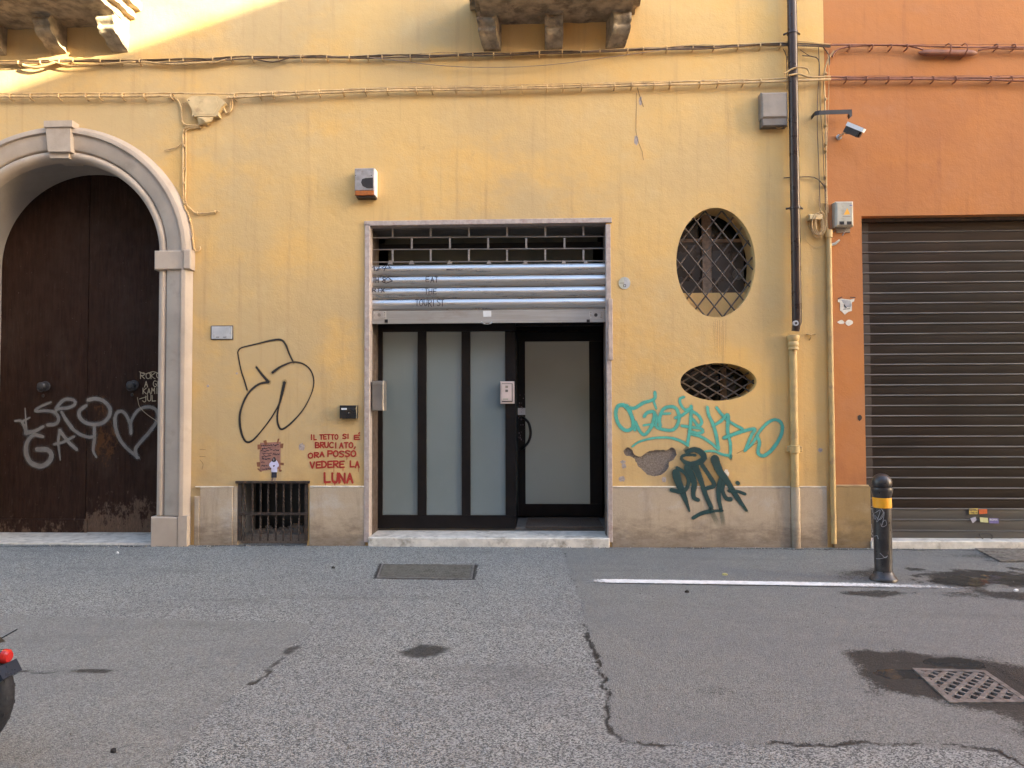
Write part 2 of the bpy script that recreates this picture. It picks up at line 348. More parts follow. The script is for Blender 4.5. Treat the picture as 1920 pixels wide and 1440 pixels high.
def stroke(mb, pts, wpx, y=-.003, plane=0.0, sharp=False, step=None, endfade=0):
    """pts in photo pixels, painted as a ribbon on plane y=plane"""
    HALO.append((pts, wpx, plane, y))
    P = [U(a, b, plane) for a, b in pts]; P = [Vector((q.x, 0, q.z)) for q in P]
    ws = wpx if isinstance(wpx, (list, tuple)) else [wpx]
    sc_ = (plane-CAMY)/F; W = [x*sc_ for x in ws]
    step = step or max(W)*.35
    step = max(step, .004)
    Q = catmull(P, step) if not sharp else catmull([P[0]], step) if len(P) < 2 else sum([catmull([P[i], P[i+1]], step)[:-1] for i in range(len(P)-1)], []) + [P[-1]]
    n = len(Q)
    def wd(t):
        x = t*(len(W)-1); i = min(int(x), len(W)-2) if len(W) > 1 else 0
        return W[0] if len(W) == 1 else W[i]+(W[i+1]-W[i])*(x-i)
    sec = []
    T = [(Q[min(i+1, n-1)]-Q[max(i-1, 0)]).normalized() for i in range(n)]
    for ang in (85, 60, 30): sec.append((Q[0]-T[0]*wd(0)*.5*math.sin(math.radians(ang)), T[0], wd(0)*math.cos(math.radians(ang)), 1))
    for i in range(n): sec.append((Q[i], T[i], wd(i/max(1, n-1))*random.uniform(.95, 1.05), 1-(endfade*max(0, (i/n-.5)*2))))
    for ang in (30, 60, 85): sec.append((Q[-1]+T[-1]*wd(1)*.5*math.sin(math.radians(ang)), T[-1], wd(1)*math.cos(math.radians(ang)), 1-endfade))
    if not sharp is None: _lay[0] += 1; yy = plane + y - (_lay[0] % 40)*.00005
    vs = []; al = []; N = len(sec)
    for i, (p, t, wv, a) in enumerate(sec):
        nrm = Vector((-t.z, 0, t.x))
        for k, f in enumerate((-.62, -.3, 0, .3, .62)):
            q = p + nrm*wv*f; vs.append((q.x, yy - i*.00002, q.z)); al.append((0, .85, 1, .85, 0)[k]*a)
    fs = [(i*5+k, i*5+k+1, i*5+k+6, i*5+k+5) for i in range(N-1) for k in range(4)]
    mb.add(vs, fs, al); return mb
def halo(mat, parent, k=2.1):
    L = HALO[:]; HALO.clear(); mb = MB()
    for pts, wpx, plane, y in L:
        ws = wpx if isinstance(wpx, (list, tuple)) else [wpx]
        stroke(mb, pts, [x*k for x in ws], y=y+.0016, plane=plane)
    HALO.clear(); obj('graffiti_overspray', mb, mat, parent, attr=True, smooth=0, kind='stuff')
FONT = {'A': [[(0,1),(.5,0),(1,1)],[(.2,.62),(.8,.6)]], 'B': [[(0,0),(0,1)],[(0,0),(.8,.1),(.8,.4),(.1,.5)],[(.1,.5),(1,.6),(.9,.95),(0,1)]],
 'C': [[(1,.1),(.5,0),(0,.35),(.05,.8),(.5,1),(1,.9)]], 'D': [[(0,0),(0,1)],[(0,0),(.7,.1),(1,.5),(.7,.9),(0,1)]], 'E': [[(1,0),(0,.05),(0,1),(1,.95)],[(0,.5),(.8,.48)]],
 'F': [[(1,0),(0,.05),(0,1)],[(0,.5),(.8,.48)]], 'G': [[(1,.1),(.4,0),(0,.5),(.4,1),(1,.85),(1,.55),(.6,.55)]], 'H': [[(0,0),(0,1)],[(1,0),(1,1)],[(0,.5),(1,.5)]], 'I': [[(.5,0),(.5,1)]],
 'J': [[(.9,0),(.9,.8),(.5,1),(0,.8)]], 'K': [[(0,0),(0,1)],[(1,0),(0,.5),(1,1)]], 'L': [[(0,0),(.02,1),(1,.95)]], 'M': [[(0,1),(.1,0),(.5,.6),(.9,0),(1,1)]],
 'N': [[(0,1),(0,0)],[(0,0),(1,1)],[(1,1),(1,0)]], 'O': [[(.5,0),(0,.3),(.05,.8),(.5,1),(1,.75),(.95,.2),(.5,0)]], 'P': [[(0,0),(0,1)],[(0,.05),(.9,.05),(.9,.45),(0,.55)]],
 'R': [[(0,0),(0,1)],[(0,.05),(.9,.05),(.85,.42),(0,.5)],[(.2,.5),(1,1)]], 'S': [[(1,.1),(.4,0),(0,.25),(.5,.48),(1,.72),(.6,1),(0,.92)]], 'T': [[(0,.03),(1,0)],[(.5,0),(.48,1)]],
 'U': [[(0,0),(.05,.75),(.45,1),(.9,.8),(1,0)]], 'V': [[(0,0),(.5,1),(1,0)]], 'X': [[(0,0),(1,1)],[(1,0),(0,1)]], ',': [[(.5,.85),(.2,1.2)]], "'": [[(.3,0),(.6,-.15)]], '1': [[(.2,.2),(.5,0),(.5,1)]], '4': [[(.6,1),(.6,0),(0,.6),(1,.6)]]}
SHARPL = 'AEFHIKLMNTVX14'
def text(mb, s, x0, y0, x1, y1, wpx, plane=0.0, jit=.06, y=-.003, gap=.28, slope=0):
    n = len(s); cw = (x1-x0)/(n-gap)
    for i, ch in enumerate(s):
        if ch == ' ': continue
        dx = random.uniform(-jit, jit)*cw; dy = random.uniform(-jit, jit)*(y1-y0)
        for pl in FONT[ch]:
            pts = [(x0+cw*i+dx+a*cw*(1-gap), y0+dy+slope*i+b*(y1-y0)) for a, b in pl]
            if ch == 'I': pts = [(p[0]-cw*.15, p[1]) for p in pts]
            stroke(mb, pts, wpx, plane=plane, y=y, sharp=ch in SHARPL)

# ------------------------------------------------------------------ GROUND
def vnoise(x, y, s, seed=0):
    rs = np.random.RandomState(seed); g = rs.rand(256, 256)
    xx = x*s; yy = y*s; xi = np.floor(xx).astype(int); yi = np.floor(yy).astype(int); fx = xx-xi; fy = yy-yi
    fx = fx*fx*(3-2*fx); fy = fy*fy*(3-2*fy)
    a = g[xi % 256, yi % 256]; b = g[(xi+1) % 256, yi % 256]; c = g[xi % 256, (yi+1) % 256]; d = g[(xi+1) % 256, (yi+1) % 256]
    return a*(1-fx)*(1-fy)+b*fx*(1-fy)+c*(1-fx)*fy+d*fx*fy
def fbm(x, y, s, o=4, seed=0):
    r = 0; a = .5; t = 0
    for k in range(o): r = r + a*vnoise(x+13*k, y+7*k, s, seed+k); t += a; a *= .55; s *= 2.05
    return r/t
xs = np.concatenate([[-260, -120, -60, -30, -18, -12, -9], np.arange(-7, 7, .017), [7.5, 9, 12, 18, 30, 60, 120, 260]])
ys = np.concatenate([[-260, -120, -60, -30, -18, -13, -10.5, -9, -7.5], np.arange(-6.2, .12, .017), [.3, 1, 3, 8, 20, 60, 120, 260]])
X, Y = np.meshgrid(xs, ys); X = X.ravel(); Y = Y.ravel()
def gp(l): return [tuple(G(a, b))[:2] for a, b in l]
def pip(poly):
    r = np.zeros(len(X), bool); n = len(poly); xw = X + (fbm(X, Y, 14, 3, 5)-.5)*.06; yw = Y + (fbm(X, Y, 14, 3, 9)-.5)*.06
    for i in range(n):
        x1, y1 = poly[i]; x2, y2 = poly[(i+1) % n]
        if y1 == y2: continue
        r ^= ((y1 > yw) != (y2 > yw)) & (xw < (x2-x1)*(yw-y1)/(y2-y1)+x1)
    return r
xw = X + (fbm(X, Y, 9, 4, 15)-.5)*.10; yw = Y + (fbm(X, Y, 9, 4, 25)-.5)*.10
def dist(pl):
    d = np.full(len(X), 1e9)
    for i in range(len(pl)-1):
        ax, ay = pl[i]; bx, by = pl[i+1]; L = (bx-ax)**2+(by-ay)**2
        t = np.clip(((xw-ax)*(bx-ax)+(yw-ay)*(by-ay))/L, 0, 1)
        d = np.minimum(d, np.hypot(xw-ax-t*(bx-ax), yw-ay-t*(by-ay)))
    return d
def blob(cx, cy, rx, ry, hard=1.0, am=1.5):
    c = G(cx, cy); a = G(cx+rx, cy); b = G(cx, cy+ry); rxx = abs(a.x-c.x); ryy = abs(b.y-c.y)
    n = (fbm(X, Y, 5, 5, 33)-.5)*am
    return np.clip((1.0 - np.hypot((X-c.x)/rxx, (Y-c.y)/ryy) + n)*hard+.5*0, 0, 1)
fine = np.zeros(len(X)); fine[pip(gp([(1052, 1026), (1070, 1080), (1092, 1130), (1104, 1190), (1135, 1290), (1150, 1370), (1168, 1390), (1870, 1402), (1990, 1470), (3600, 1700), (3600, 1024)]))] = 1
f2 = pip(gp([(-900, 1148), (200, 1156), (490, 1164), (590, 1168), (530, 1225), (400, 1330), (300, 1450), (100, 1750), (-2500, 1750)])); fine[f2] = .55
crack = np.zeros(len(X)); wet = np.zeros(len(X))
def cr(pts, wd, wt=0, amp=1):
    d = dist(gp(pts)); m_ = fbm(X, Y, 3, 3, 77)
    crack[:] = np.maximum(crack, amp*np.clip(1.25-d/wd, 0, 1)*np.clip((m_-.3)*4, .25, 1))
    if wt: wet[:] = np.maximum(wet, np.clip(1.6-d/wt, 0, 1)*np.clip((fbm(X, Y, 4, 4, 41)-.22)*3.5, 0, 1))
cr([(0, 1024), (365, 1023), (690, 1022), (1145, 1025), (1640, 1031), (1920, 1030)], .02, .02, .9)
cr([(1052, 1026), (1062, 1050), (1075, 1090), (1092, 1130), (1100, 1170)], .009)
cr([(1100, 1170), (1105, 1195), (1122, 1250), (1135, 1290), (1140, 1330), (1150, 1370), (1168, 1390)], .010, .013)
cr([(1168, 1390), (1240, 1395), (1400, 1397), (1500, 1392), (1640, 1392), (1780, 1395), (1870, 1408), (1930, 1440)], .012, .012)
cr([(590, 1168), (560, 1205), (500, 1270), (460, 1290), (400, 1330), (350, 1385), (310, 1440)], .012, 0, .7)
cr([(557, 1208), (525, 1240), (497, 1262), (466, 1280)], .013, .016)
cr([(-40, 1152), (200, 1156), (400, 1160), (490, 1165), (590, 1168)], .006, 0, .55)
cr([(20, 1259), (110, 1257), (215, 1255), (400, 1251), (520, 1248)], .008, 0, .6)
cr([(840, 1135), (850, 1150), (835, 1162), (870, 1160), (878, 1145), (862, 1130)], .006, 0, .8)
cr([(25, 1259), (60, 1259), (105, 1257)], .012, .015)
wet = np.maximum(wet, blob(172, 1257, 52, 6, 2)*.8); wet = np.maximum(wet, blob(795, 1220, 50, 14, 2)*.75)
wet = np.maximum(wet, blob(541, 1220, 12, 12, 2)*.7)
wet = np.maximum(wet, blob(1800, 1272, 205, 75, 3.0, .7)); wet = np.maximum(wet, blob(1688, 1236, 95, 26, 3, .8))
wet = np.maximum(wet, blob(1940, 1350, 110, 60, 2)*.8)
wet = np.maximum(wet, blob(1850, 1083, 190, 24, 3.2)); wet = np.maximum(wet, blob(1630, 1076, 80, 14, 1.3)*.7)
wet = np.maximum(wet, blob(1900, 1045, 120, 16, 1.5)*.6)
wet = np.maximum(wet, blob(1650, 1112, 70, 7, 2)*.8); wet = np.maximum(wet, blob(1330, 1295, 120, 14, 1)*.35); wet = np.maximum(wet, blob(1890, 1115, 110, 12, 2)*.8)
pool = np.maximum(blob(1790, 1241, 62, 12, 4), blob(1690, 1262, 40, 10, 4)); pool = np.maximum(pool, blob(1860, 1088, 150, 12, 2.5))
wb = np.clip(1-(-Y)/.55, 0, 1)*(Y < .2)*np.where(X > .7, 1.0, .55)  # band along the wall, only darkened through the wet mask
wet = np.maximum(wet, wb*.55*fbm(X, Y, 3, 4, 61))
Z = (fbm(X, Y, .9, 3, 3)-.5)*.012 + (fbm(X, Y, 7, 3, 4)-.5)*.004 - crack*.006 + fine*.002 - .004
near = (np.abs(X) < 7.2) & (Y > -6.3) & (Y < .12); Z = np.where(near, Z, 0); Z = np.where(Y > -.25, np.minimum(Z, -.001), Z)
GR = [G(1716, 1255), G(1846, 1259), G(1928, 1315), G(1783, 1316)]
GRp = [tuple(v)[:2] for v in GR]
def inset(q, f):
    c = (sum(p[0] for p in q)/4, sum(p[1] for p in q)/4); return [(c[0]+(p[0]-c[0])*f, c[1]+(p[1]-c[1])*f) for p in q]
def pip0(poly):
    r = np.zeros(len(X), bool); n = len(poly)
    for i in range(n):
        x1, y1 = poly[i]; x2, y2 = poly[(i+1) % n]
        if y1 == y2: continue
        r ^= ((y1 > Y) != (y2 > Y)) & (X < (x2-x1)*(Y-y1)/(y2-y1)+x1)
    return r
Z = np.where(pip0(inset(GRp, 1.0)), -.35, Z); flat = pip0(inset(GRp, 1.5)) & ~pip0(inset(GRp, 1.0)); Z = np.where(flat, np.minimum(Z, -.004), Z)
CV = [G(716, 1057), G(890, 1058), G(885, 1086), G(706, 1083)]; CVp = [tuple(v)[:2] for v in CV]
Z = np.where(pip0(inset(CVp, .98)), -.02, Z)
wet = np.maximum(wet, pip0(inset(CVp, 1.07))*.75)
nx, ny = len(xs), len(ys)
me = bpy.data.meshes.new('road'); me.vertices.add(nx*ny); me.vertices.foreach_set('co', np.stack([X, Y, Z], 1).astype(np.float32).ravel())
I = np.arange((nx-1)*(ny-1)); r_ = I//(nx-1); c_ = I % (nx-1); a0 = r_*nx+c_
quads = np.stack([a0, a0+1, a0+nx+1, a0+nx], 1).astype(np.int32)
me.loops.add(len(I)*4); me.loops.foreach_set('vertex_index', quads.ravel()); me.polygons.add(len(I)); me.polygons.foreach_set('loop_start', (I*4).astype(np.int32)); me.polygons.foreach_set('loop_total', np.full(len(I), 4, np.int32))
for nm, ar in (('fine', fine), ('crack', crack), ('wet', wet), ('pool', pool)):
    at = me.attributes.new(nm, 'FLOAT', 'POINT'); at.data.foreach_set('value', ar.astype(np.float32))
me.update(calc_edges=True); me.polygons.foreach_set('use_smooth', [True]*len(I))
road = bpy.data.objects.new('road', me); COL.objects.link(road); road['kind'] = 'structure'
m = NM('asphalt')
fi = m.attr('fine'); wt = m.attr('wet'); ck = m.attr('crack'); po = m.attr('pool')
v1 = node(m.nt, 'ShaderNodeTexVoronoi', {'Vector': m.co, 'Scale': 150.0}); v1c = v1.outputs['Color']
g1 = m.math('MULTIPLY', node(m.nt, 'ShaderNodeSeparateColor', {'Color': v1c}).outputs[0], 1.0)
v2 = node(m.nt, 'ShaderNodeTexVoronoi', {'Vector': m.co, 'Scale': 210.0}); g2 = node(m.nt, 'ShaderNodeSeparateColor', {'Color': v2.outputs['Color']}).outputs[1]
big = m.noise(.8, 5, .6); mid = m.noise(5, 6, .65)
coarse = m.mix(m.ramp(g1, .1, 1.0, 0, 1, True), (.060, .064, .063), (.41, .415, .392))
finec = m.mix(m.ramp(g2, .1, 1.0, 0, 1, False), (.098, .100, .094), (.29, .29, .27))
col = m.mix(fi, coarse, finec)
col = m.mix(m.ramp(m.noise(210, 2), .62, .72, 0, .6), col, (.46, .465, .445))
col = m.mix(m.ramp(m.noise(150, 2, vec=m.map((1, 1, 1), (4, 2, 0))), .62, .75, 0, .6), col, (.065, .067, .07))
col = m.mix(m.ramp(big, .35, .7, 0, .3), col, (.14, .145, .155))
col = m.mix(m.ramp(mid, .45, .75, 0, .22), col, (.29, .275, .25))
col = m.mix(m.ramp(m.noise(1.3, 6, .65, m.map((.35, 1.5, 1), (3, 3, 0))), .52, .75, 0, .5), col, (.115, .113, .11))
ws = m.ramp(m.math('ADD', wt, m.math('MULTIPLY', m.math('ADD', m.math('MULTIPLY', m.math('SUBTRACT', g1, .5), .55), m.math('MULTIPLY', m.math('SUBTRACT', m.noise(26, 6, .75), .5), 1.6)), 1.0)), .2, .75)
col = m.mix(m.math('MULTIPLY', ws, .85), col, (.012, .011, .010))
cks = m.ramp(m.math('ADD', ck, m.math('MULTIPLY', m.math('SUBTRACT', m.noise(55, 7, .8), .5), 1.3)), .35, .8)
col = m.mix(m.math('MULTIPLY', cks, .62), col, (.026, .023, .02))
zd = m.ramp(m.sep()['Z'], -.04, -.012, 1, 0); col = m.mix(zd, col, (.008, .007, .006))  # sunken ground painted near black: the pit's shade put into the colour
ps = m.ramp(m.math('ADD', po, m.math('MULTIPLY', m.math('SUBTRACT', m.noise(7, 4, .6), .5), .3)), .3, .42)
m.set('Base Color', col)
rg = m.ramp(ws, 0, 1, .85, .62, False); rg2 = m.math('MULTIPLY', rg, m.ramp(ps, 0, 1, 1, .12, False)); m.set('Roughness', rg2).set('Specular IOR Level', m.ramp(ws, 0, 1, .35, .22, False))
bs = m.ramp(ps, 0, 1, 1, .03, False)
hh = m.math('ADD', m.math('MULTIPLY', v1.outputs['Distance'], -1), m.math('MULTIPLY', m.noise(60, 3), .6))
bn = node(m.nt, 'ShaderNodeBump', {'Height': hh, 'Distance': .006, 'Strength': bs}); m.set('Normal', bn.outputs[0])
me.materials.append(m.m)

# road paint
mb = MB()
def gstroke(mb, pts, wd, z=.008, seg=.05):
    P = [G(a, b) for a, b in pts]; Q = catmull([Vector((p.x, p.y, 0)) for p in P], seg); vs = []; al = []
    for i, q in enumerate(Q):
        t = (Q[min(i+1, len(Q)-1)]-Q[max(i-1, 0)]).normalized(); n_ = Vector((-t.y, t.x, 0)); e = min(1, i/6, (len(Q)-1-i)/6)
        fade = 1-.55*max(0, (i/len(Q)-.5)*2)
        for k, f in enumerate((-.58, -.34, 0, .34, .58)): vs.append((q.x+n_.x*wd*f, q.y+n_.y*wd*f, z)); al.append((0, .85, 1, .85, 0)[k]*(.35+.65*e)*fade)
    mb.add(vs, [(i*5+k, i*5+k+1, i*5+k+6, i*5+k+5) for i in range(len(Q)-1) for k in range(4)], al)
gstroke(mb, [(1086, 1090), (1250, 1092), (1450, 1095), (1620, 1098), (1760, 1102), (1890, 1107)], .165)
o = obj('painted_line', mb, P_LINE, attr=True, smooth=0); o['kind'] = 'structure'

# rectangular inspection cover
ct = (CV[0]+CV[1]+CV[2]+CV[3])/4
cov = thing('inspection_cover', (ct.x, ct.y, 0), 'rectangular greenish mesh-patterned metal cover set in the asphalt before the shop step', 'manhole cover')
def bil(q, u, v): return (q[0]*(1-u)+q[1]*u)*(1-v)+(q[3]*(1-u)+q[2]*u)*v
mb = MB(); n = 14
Pq = [bil(CV, 0, 0), bil(CV, 1, 0), bil(CV, 1, 1), bil(CV, 0, 1)]
def slab(mb, q, z0, z1): mb.add([(p.x, p.y, z0) for p in q]+[(p.x, p.y, z1) for p in q], [(7, 6, 5, 4), (0, 1, 5, 4), (1, 2, 6, 5), (2, 3, 7, 6), (3, 0, 4, 7)]); mb.f[-5:] = [tuple(f[::-1]) for f in mb.f[-5:]]
slab(mb, [bil(CV, .02, .04), bil(CV, .98, .04), bil(CV, .98, .96), bil(CV, .02, .96)], -.018, -.004); obj('plate', mb, CASTG, cov)
mb = MB()
for a, b, c, d in ((0, 0, 1, .045), (0, .955, 1, 1), (0, .045, .018, .955), (.982, .045, 1, .955)): slab(mb, [bil(CV, a, b), bil(CV, c, b), bil(CV, c, d), bil(CV, a, d)], -.015, .001)
obj('frame', mb, CASTI, cov)
mb = MB()
def seg_in_square(c, sgn):
    pts = []
    for t in np.linspace(0, 1, 2): pass
    # line u + sgn*v*k = c clipped to unit square
    L = []
    for (u, v) in ((0, None), (1, None), (None, 0), (None, 1)):
        if u is not None: v = (c-u)/sgn
        else: u = c - sgn*v
        if -1e-6 <= u <= 1+1e-6 and -1e-6 <= v <= 1+1e-6: L.append((u, v))
    L = sorted(set((round(a, 5), round(b, 5)) for a, b in L)); return (L[0], L[-1]) if len(L) > 1 and L[0] != L[-1] else None
W0 = (CV[1]-CV[0]).length; H0 = (CV[3]-CV[0]).length; asp = W0/H0
k_ = 0
for sgn in (1, -1):
    c = -asp
    while c < asp+2:
        L = []
        # in metric coords s=u*asp, v
        for (s_, v) in ((.04, None), (asp-.04, None), (None, .06), (None, .94)):
            if s_ is not None: v = (c-s_)/sgn/.6
            else: s_ = c - sgn*v*.6
            if .039 <= s_ <= asp-.039 and .059 <= v <= .941: L.append((s_/asp, v))
        if len(L) > 1:
            a = bil(CV, *L[0]); b = bil(CV, *L[-1])
            if (a-b).length > .02: mb.tube([(a.x, a.y, -.003), (b.x, b.y, -.003)], .0035, 4, False)
        c += .055
obj('mesh_relief', mb, CASTG, cov, smooth=0, kind='stuff')

# square storm drain grate
ct = (GR[0]+GR[1]+GR[2]+GR[3])/4
dr = thing('storm_drain_grate', (ct.x, ct.y, 0), 'square iron drain grate with diagonal bars ringed by wet asphalt', 'drain grate')
mb = MB(); e = .05
for a, b, c, d in ((-.03, -.03, 1.03, e), (-.03, 1-e, 1.03, 1.03), (-.03, e, e, 1-e), (1-e, e, 1.03, 1-e)): slab(mb, [bil(GR, a, b), bil(GR, c, b), bil(GR, c, d), bil(GR, a, d)], -.05, .004)
obj('frame', mb, CASTI, dr)
L0 = (GR[1]-GR[0]).length
for c in np.arange(.24, 1.9, .22):
    s_ = seg_in_square(c, 1)
    if s_:
        a = bil(GR, *s_[0]); b = bil(GR, *s_[1]); t = (b-a).normalized(); nn = Vector((-t.y, t.x, 0))*.0125
        mb = MB(); slab(mb, [a-nn, b-nn, b+nn, a+nn], -.03, .0015); obj('bar', mb, CASTI, dr)
for c in np.arange(-.8, .95, .2):
    s_ = seg_in_square(c, -1)
    if s_:
        a = bil(GR, *s_[0]); b = bil(GR, *s_[1]); t = (b-a).normalized(); nn = Vector((-t.y, t.x, 0))*.011
        mb = MB(); slab(mb, [a-nn, b-nn, b+nn, a+nn], -.032, -.0015); obj('cross_bar', mb, CASTI, dr)
mb = MB(); slab(mb, [bil(GR, -.02, -.02), bil(GR, 1.02, -.02), bil(GR, 1.02, 1.02), bil(GR, -.02, 1.02)], -.36, -.30); obj('sump', mb, PIT, dr)

# channel grate before the right shutter
q = [G(1826, 1028), G(2080, 1026), G(2120, 1052), G(1876, 1054)]
ct = (q[0]+q[1]+q[2]+q[3])/4
cg = thing('channel_grate', (ct.x, ct.y, 0), 'brown slatted metal grating in the ground before the brown roller shutter', 'floor grating')
mb = MB(); slab(mb, q, -.03, .002); obj('bed', mb, PIT, cg)  # black sheet under the slats paints the shade of the gaps
for k in range(9):
    v0 = k/9+.015; v1_ = v0+.065; mb = MB(); slab(mb, [bil(q, 0, v0), bil(q, 1, v0), bil(q, 1, v1_), bil(q, 0, v1_)], .0, .012); obj('slat', mb, CASTI, cg)

# ------------------------------------------------------------------ YELLOW BUILDING
XB = U(1556, 760).x
def ell(cx, cy, rx, ry, n=48, plane=0):
    c = U(cx, cy, plane); k = (plane-CAMY)/F; return [(c.x+rx*k*math.cos(2*math.pi*i/n), c.z+ry*k*math.sin(2*math.pi*i/n)) for i in range(n)]
def prect(p0, q0, p1, q1):
    a = U((p0), (q0+q1)/2).x; b = U(p1, (q0+q1)/2).x; return (a, b, U((p0+p1)/2, q1).z, U((p0+p1)/2, q0).z)
def arch_pts(R, ev, n=40, zb=-.05):
    c = U(110, 478); R = U(297, 700).x-c.x; p = [(c.x+R, zb)]
    for i in range(n+1):
        a = math.pi*i/n; p.append((c.x+R*math.cos(a), c.z+R*ev*math.sin(a)))
    p.append((c.x-R, zb)); return p
ARC = arch_pts(187, .965)
SH = prect(692, 421, 1138, 1024)
BW = prect(447, 906, 576, 1014)
OV1 = ell(1342, 492, 73, 103, 64); OV2 = ell(1347, 716, 70, 35, 56)
def irregular(pts):
    P = [Vector((U(a, b).x, 0, U(a, b).z)) for a, b in pts]; Q = catmull(P+[P[0]], .02)[:-1]
    return [(q.x+noise.noise(Vector((q.x*40, 0, q.z*40)))*.008, q.z+noise.noise(Vector((q.x*40, 5, q.z*40)))*.008) for q in Q]
def c3(l, s=4.465, o=(1130, 720)): return [(o[0]+x/s, o[1]+y/s) for x, y in l]
CHIP = irregular(c3([(172, 560), (205, 530), (240, 545), (265, 590), (320, 605), (380, 565), (470, 550), (540, 555), (575, 532), (605, 545), (618, 590), (590, 640), (555, 655), (545, 710), (480, 765), (430, 772), (370, 755), (330, 715), (290, 680), (270, 630), (235, 605), (190, 600)]))
holes = [ARC[:], [(SH[0], -.05), (SH[1], -.05), (SH[1], SH[3]), (SH[0], SH[3])], [(BW[0], -.05), (BW[1], -.05), (BW[1], BW[3]), (BW[0], BW[3])], OV1, OV2, CHIP]
def inpoly(x, z, poly):
    r = False; n = len(poly)
    for i in range(n):
        x1, z1 = poly[i]; x2, z2 = poly[(i+1) % n]
        if (z1 > z) != (z2 > z) and x < (x2-x1)*(z-z1)/(z2-z1)+x1: r = not r
    return r
def wall_sheet(outer, holes, thick=.02):
    vs = []; ed = []
    for lp in [outer]+holes:
        o = len(vs); vs += [Vector(p) for p in lp]; ed += [(o+i, o+(i+1) % len(lp)) for i in range(len(lp))]
    v, e, f, *_ = delaunay_2d_cdt(vs, ed, [], 0, 1e-5)
    mb = MB(); keep = []
    for t in f:
        cx = sum(v[i].x for i in t)/3; cz = sum(v[i].y for i in t)/3
        if not any(inpoly(cx, cz, h) for h in holes): keep.append(tuple(t) )
    mb.add([(p.x, 0, p.y) for p in v], keep)
    for i, fc in enumerate(mb.f):
        a, b, c = (mb.v[k] for k in fc)
        if (b-a).cross(c-a).y > 0: mb.f[i] = fc[::-1]
    return mb
def reveal(poly, y0, y1, closed=True):
    mb = MB(); n = len(poly); vs = [(x, y0, z) for x, z in poly]+[(x, y1, z) for x, z in poly]
    mb.add(vs, [(i, (i+1) % n, (i+1) % n+n, i+n) for i in range(n if closed else n-1)]); return mb
yb = thing('yellow_building', (-1.5, 0, 0), 'ochre yellow stuccoed street building with arched wooden door and shop entrance', 'building')
obj('wall', wall_sheet([(-14, -.1), (XB, -.1), (XB, 13.5), (-14, 13.5)], holes), YEL, yb, smooth=0)
mb = MB(); mb.add([(-14, 0, -.1), (XB, 0, -.1), (XB, 9, -.1), (-14, 9, -.1), (-14, 0, 13.5), (XB, 0, 13.5), (XB, 9, 13.5), (-14, 9, 13.5)], [(1, 2, 6, 5), (2, 3, 7, 6), (3, 0, 4, 7)]); obj('rear_wall', mb, YEL, yb, smooth=0)
mb = MB(); mb.box(-14.3, XB, -.45, 9.3, 13.5, 13.7); obj('roof', mb, IRON, yb)
# plaster losses
ob = reveal(CHIP, 0, .022); o = obj('plaster_chip', ob, CONC, yb, smooth=0, label='large chip of missing plaster showing brown render')
mb = MB(); mb.prism([(p[0], p[1]) for p in inset_list] if False else CHIP, .018, .03)
obj('exposed_render', mb, CONC, o, smooth=0)
def smallchip(cx, cy, rx, ry, mat=CHIPG, nm='plaster_chip', lab=None):
    c = U(cx, cy); n = 18; ph = random.random()*9
    poly = [(c.x+rx*S*math.cos(2*math.pi*i/n)*(1+.5*noise.noise(Vector((i*.9+ph, cx, 0)))), c.z+ry*S*math.sin(2*math.pi*i/n)*(1+.5*noise.noise(Vector((i*.9, cy, ph))))) for i in range(n)]
    mb = MB(); mb.prism(poly, -.0022, .004); return obj(nm, mb, mat, yb, smooth=0, label=lab)
for a in ((1168, 866, 5, 3), (1170, 874, 4, 5), (1166, 898, 6, 5), (1245, 899, 4, 5), (566, 838, 6, 7), (1538, 844, 4, 4), (1193, 262, 4, 9), (1201, 190, 3, 8), (390, 724, 2.5, 2.5), (444, 700, 2, 2)): smallchip(*a)
smallchip(1362, 888, 5, 7, PWH)
# hairline cracks and drips
mb = MB(); stroke(mb, [(1193, 175), (1193, 200), (1192, 245), (1195, 262), (1204, 285), (1206, 300)], 1.6, sharp=True); stroke(mb, [(1195, 165), (1200, 182), (1206, 200)], 2.2)
stroke(mb, [(1382, 850), (1420, 830)], 1.2); stroke(mb, [(375, 862), (381, 870), (379, 880)], 1.3)
for a in ((375, 843, 385, 843), (375, 856, 385, 856)): stroke(mb, [(a[0], a[1]), (a[2], a[3])], 1.2)
obj('hairline_crack', mb, P_CRACK, yb, attr=True, smooth=0, kind='stuff')
mb = MB()
for x, y0, y1, ww in ((1341, 600, 675, 1.6), (1345, 602, 682, 1.8), (1349, 600, 676, 1.5), (1355, 602, 690, 1.8), (1361, 600, 668, 1.4), (1352, 612, 688, 1.2), (1338, 604, 640, 1.2)):
    stroke(mb, [(x, y0), (x+random.uniform(-1, 1), (y0+y1)/2), (x+random.uniform(-1, 1), y1)], ww, endfade=.5)
obj('rust_drip', mb, P_STAIN, yb, attr=True, smooth=0)

# plinth
def pl(p0, q0, p1, q1, mat, y0=-.018, nm='plinth_panel'):
    mb = MB(); a = prect(p0, q0, p1, q1); mb.cham(a[0], a[1], y0, .0, -.05, a[3], .004); return obj(nm, mb, mat, yb)
pl(376, 914, 437, 1020, PLI); pl(581, 914, 685, 1020, PLI); pl(1147, 914, 1482, 1020, PLI); pl(1500, 914, 1550, 1020, PLI)
pl(437.6, 912, 446, 1020, PLI, -.010, 'plinth_edge')
pl(366, 930, 375.4, 1020, PLI, -.030, 'plinth_edge')
for a in ((366, 912, 437, 913.7), (581, 911, 685, 913.7), (1147, 912, 1482, 913.7), (1500, 912, 1550, 913.7)):
    mb = MB(); mb.pbox(*a, -.021, 0); obj('plinth_fillet', mb, PWH, yb)
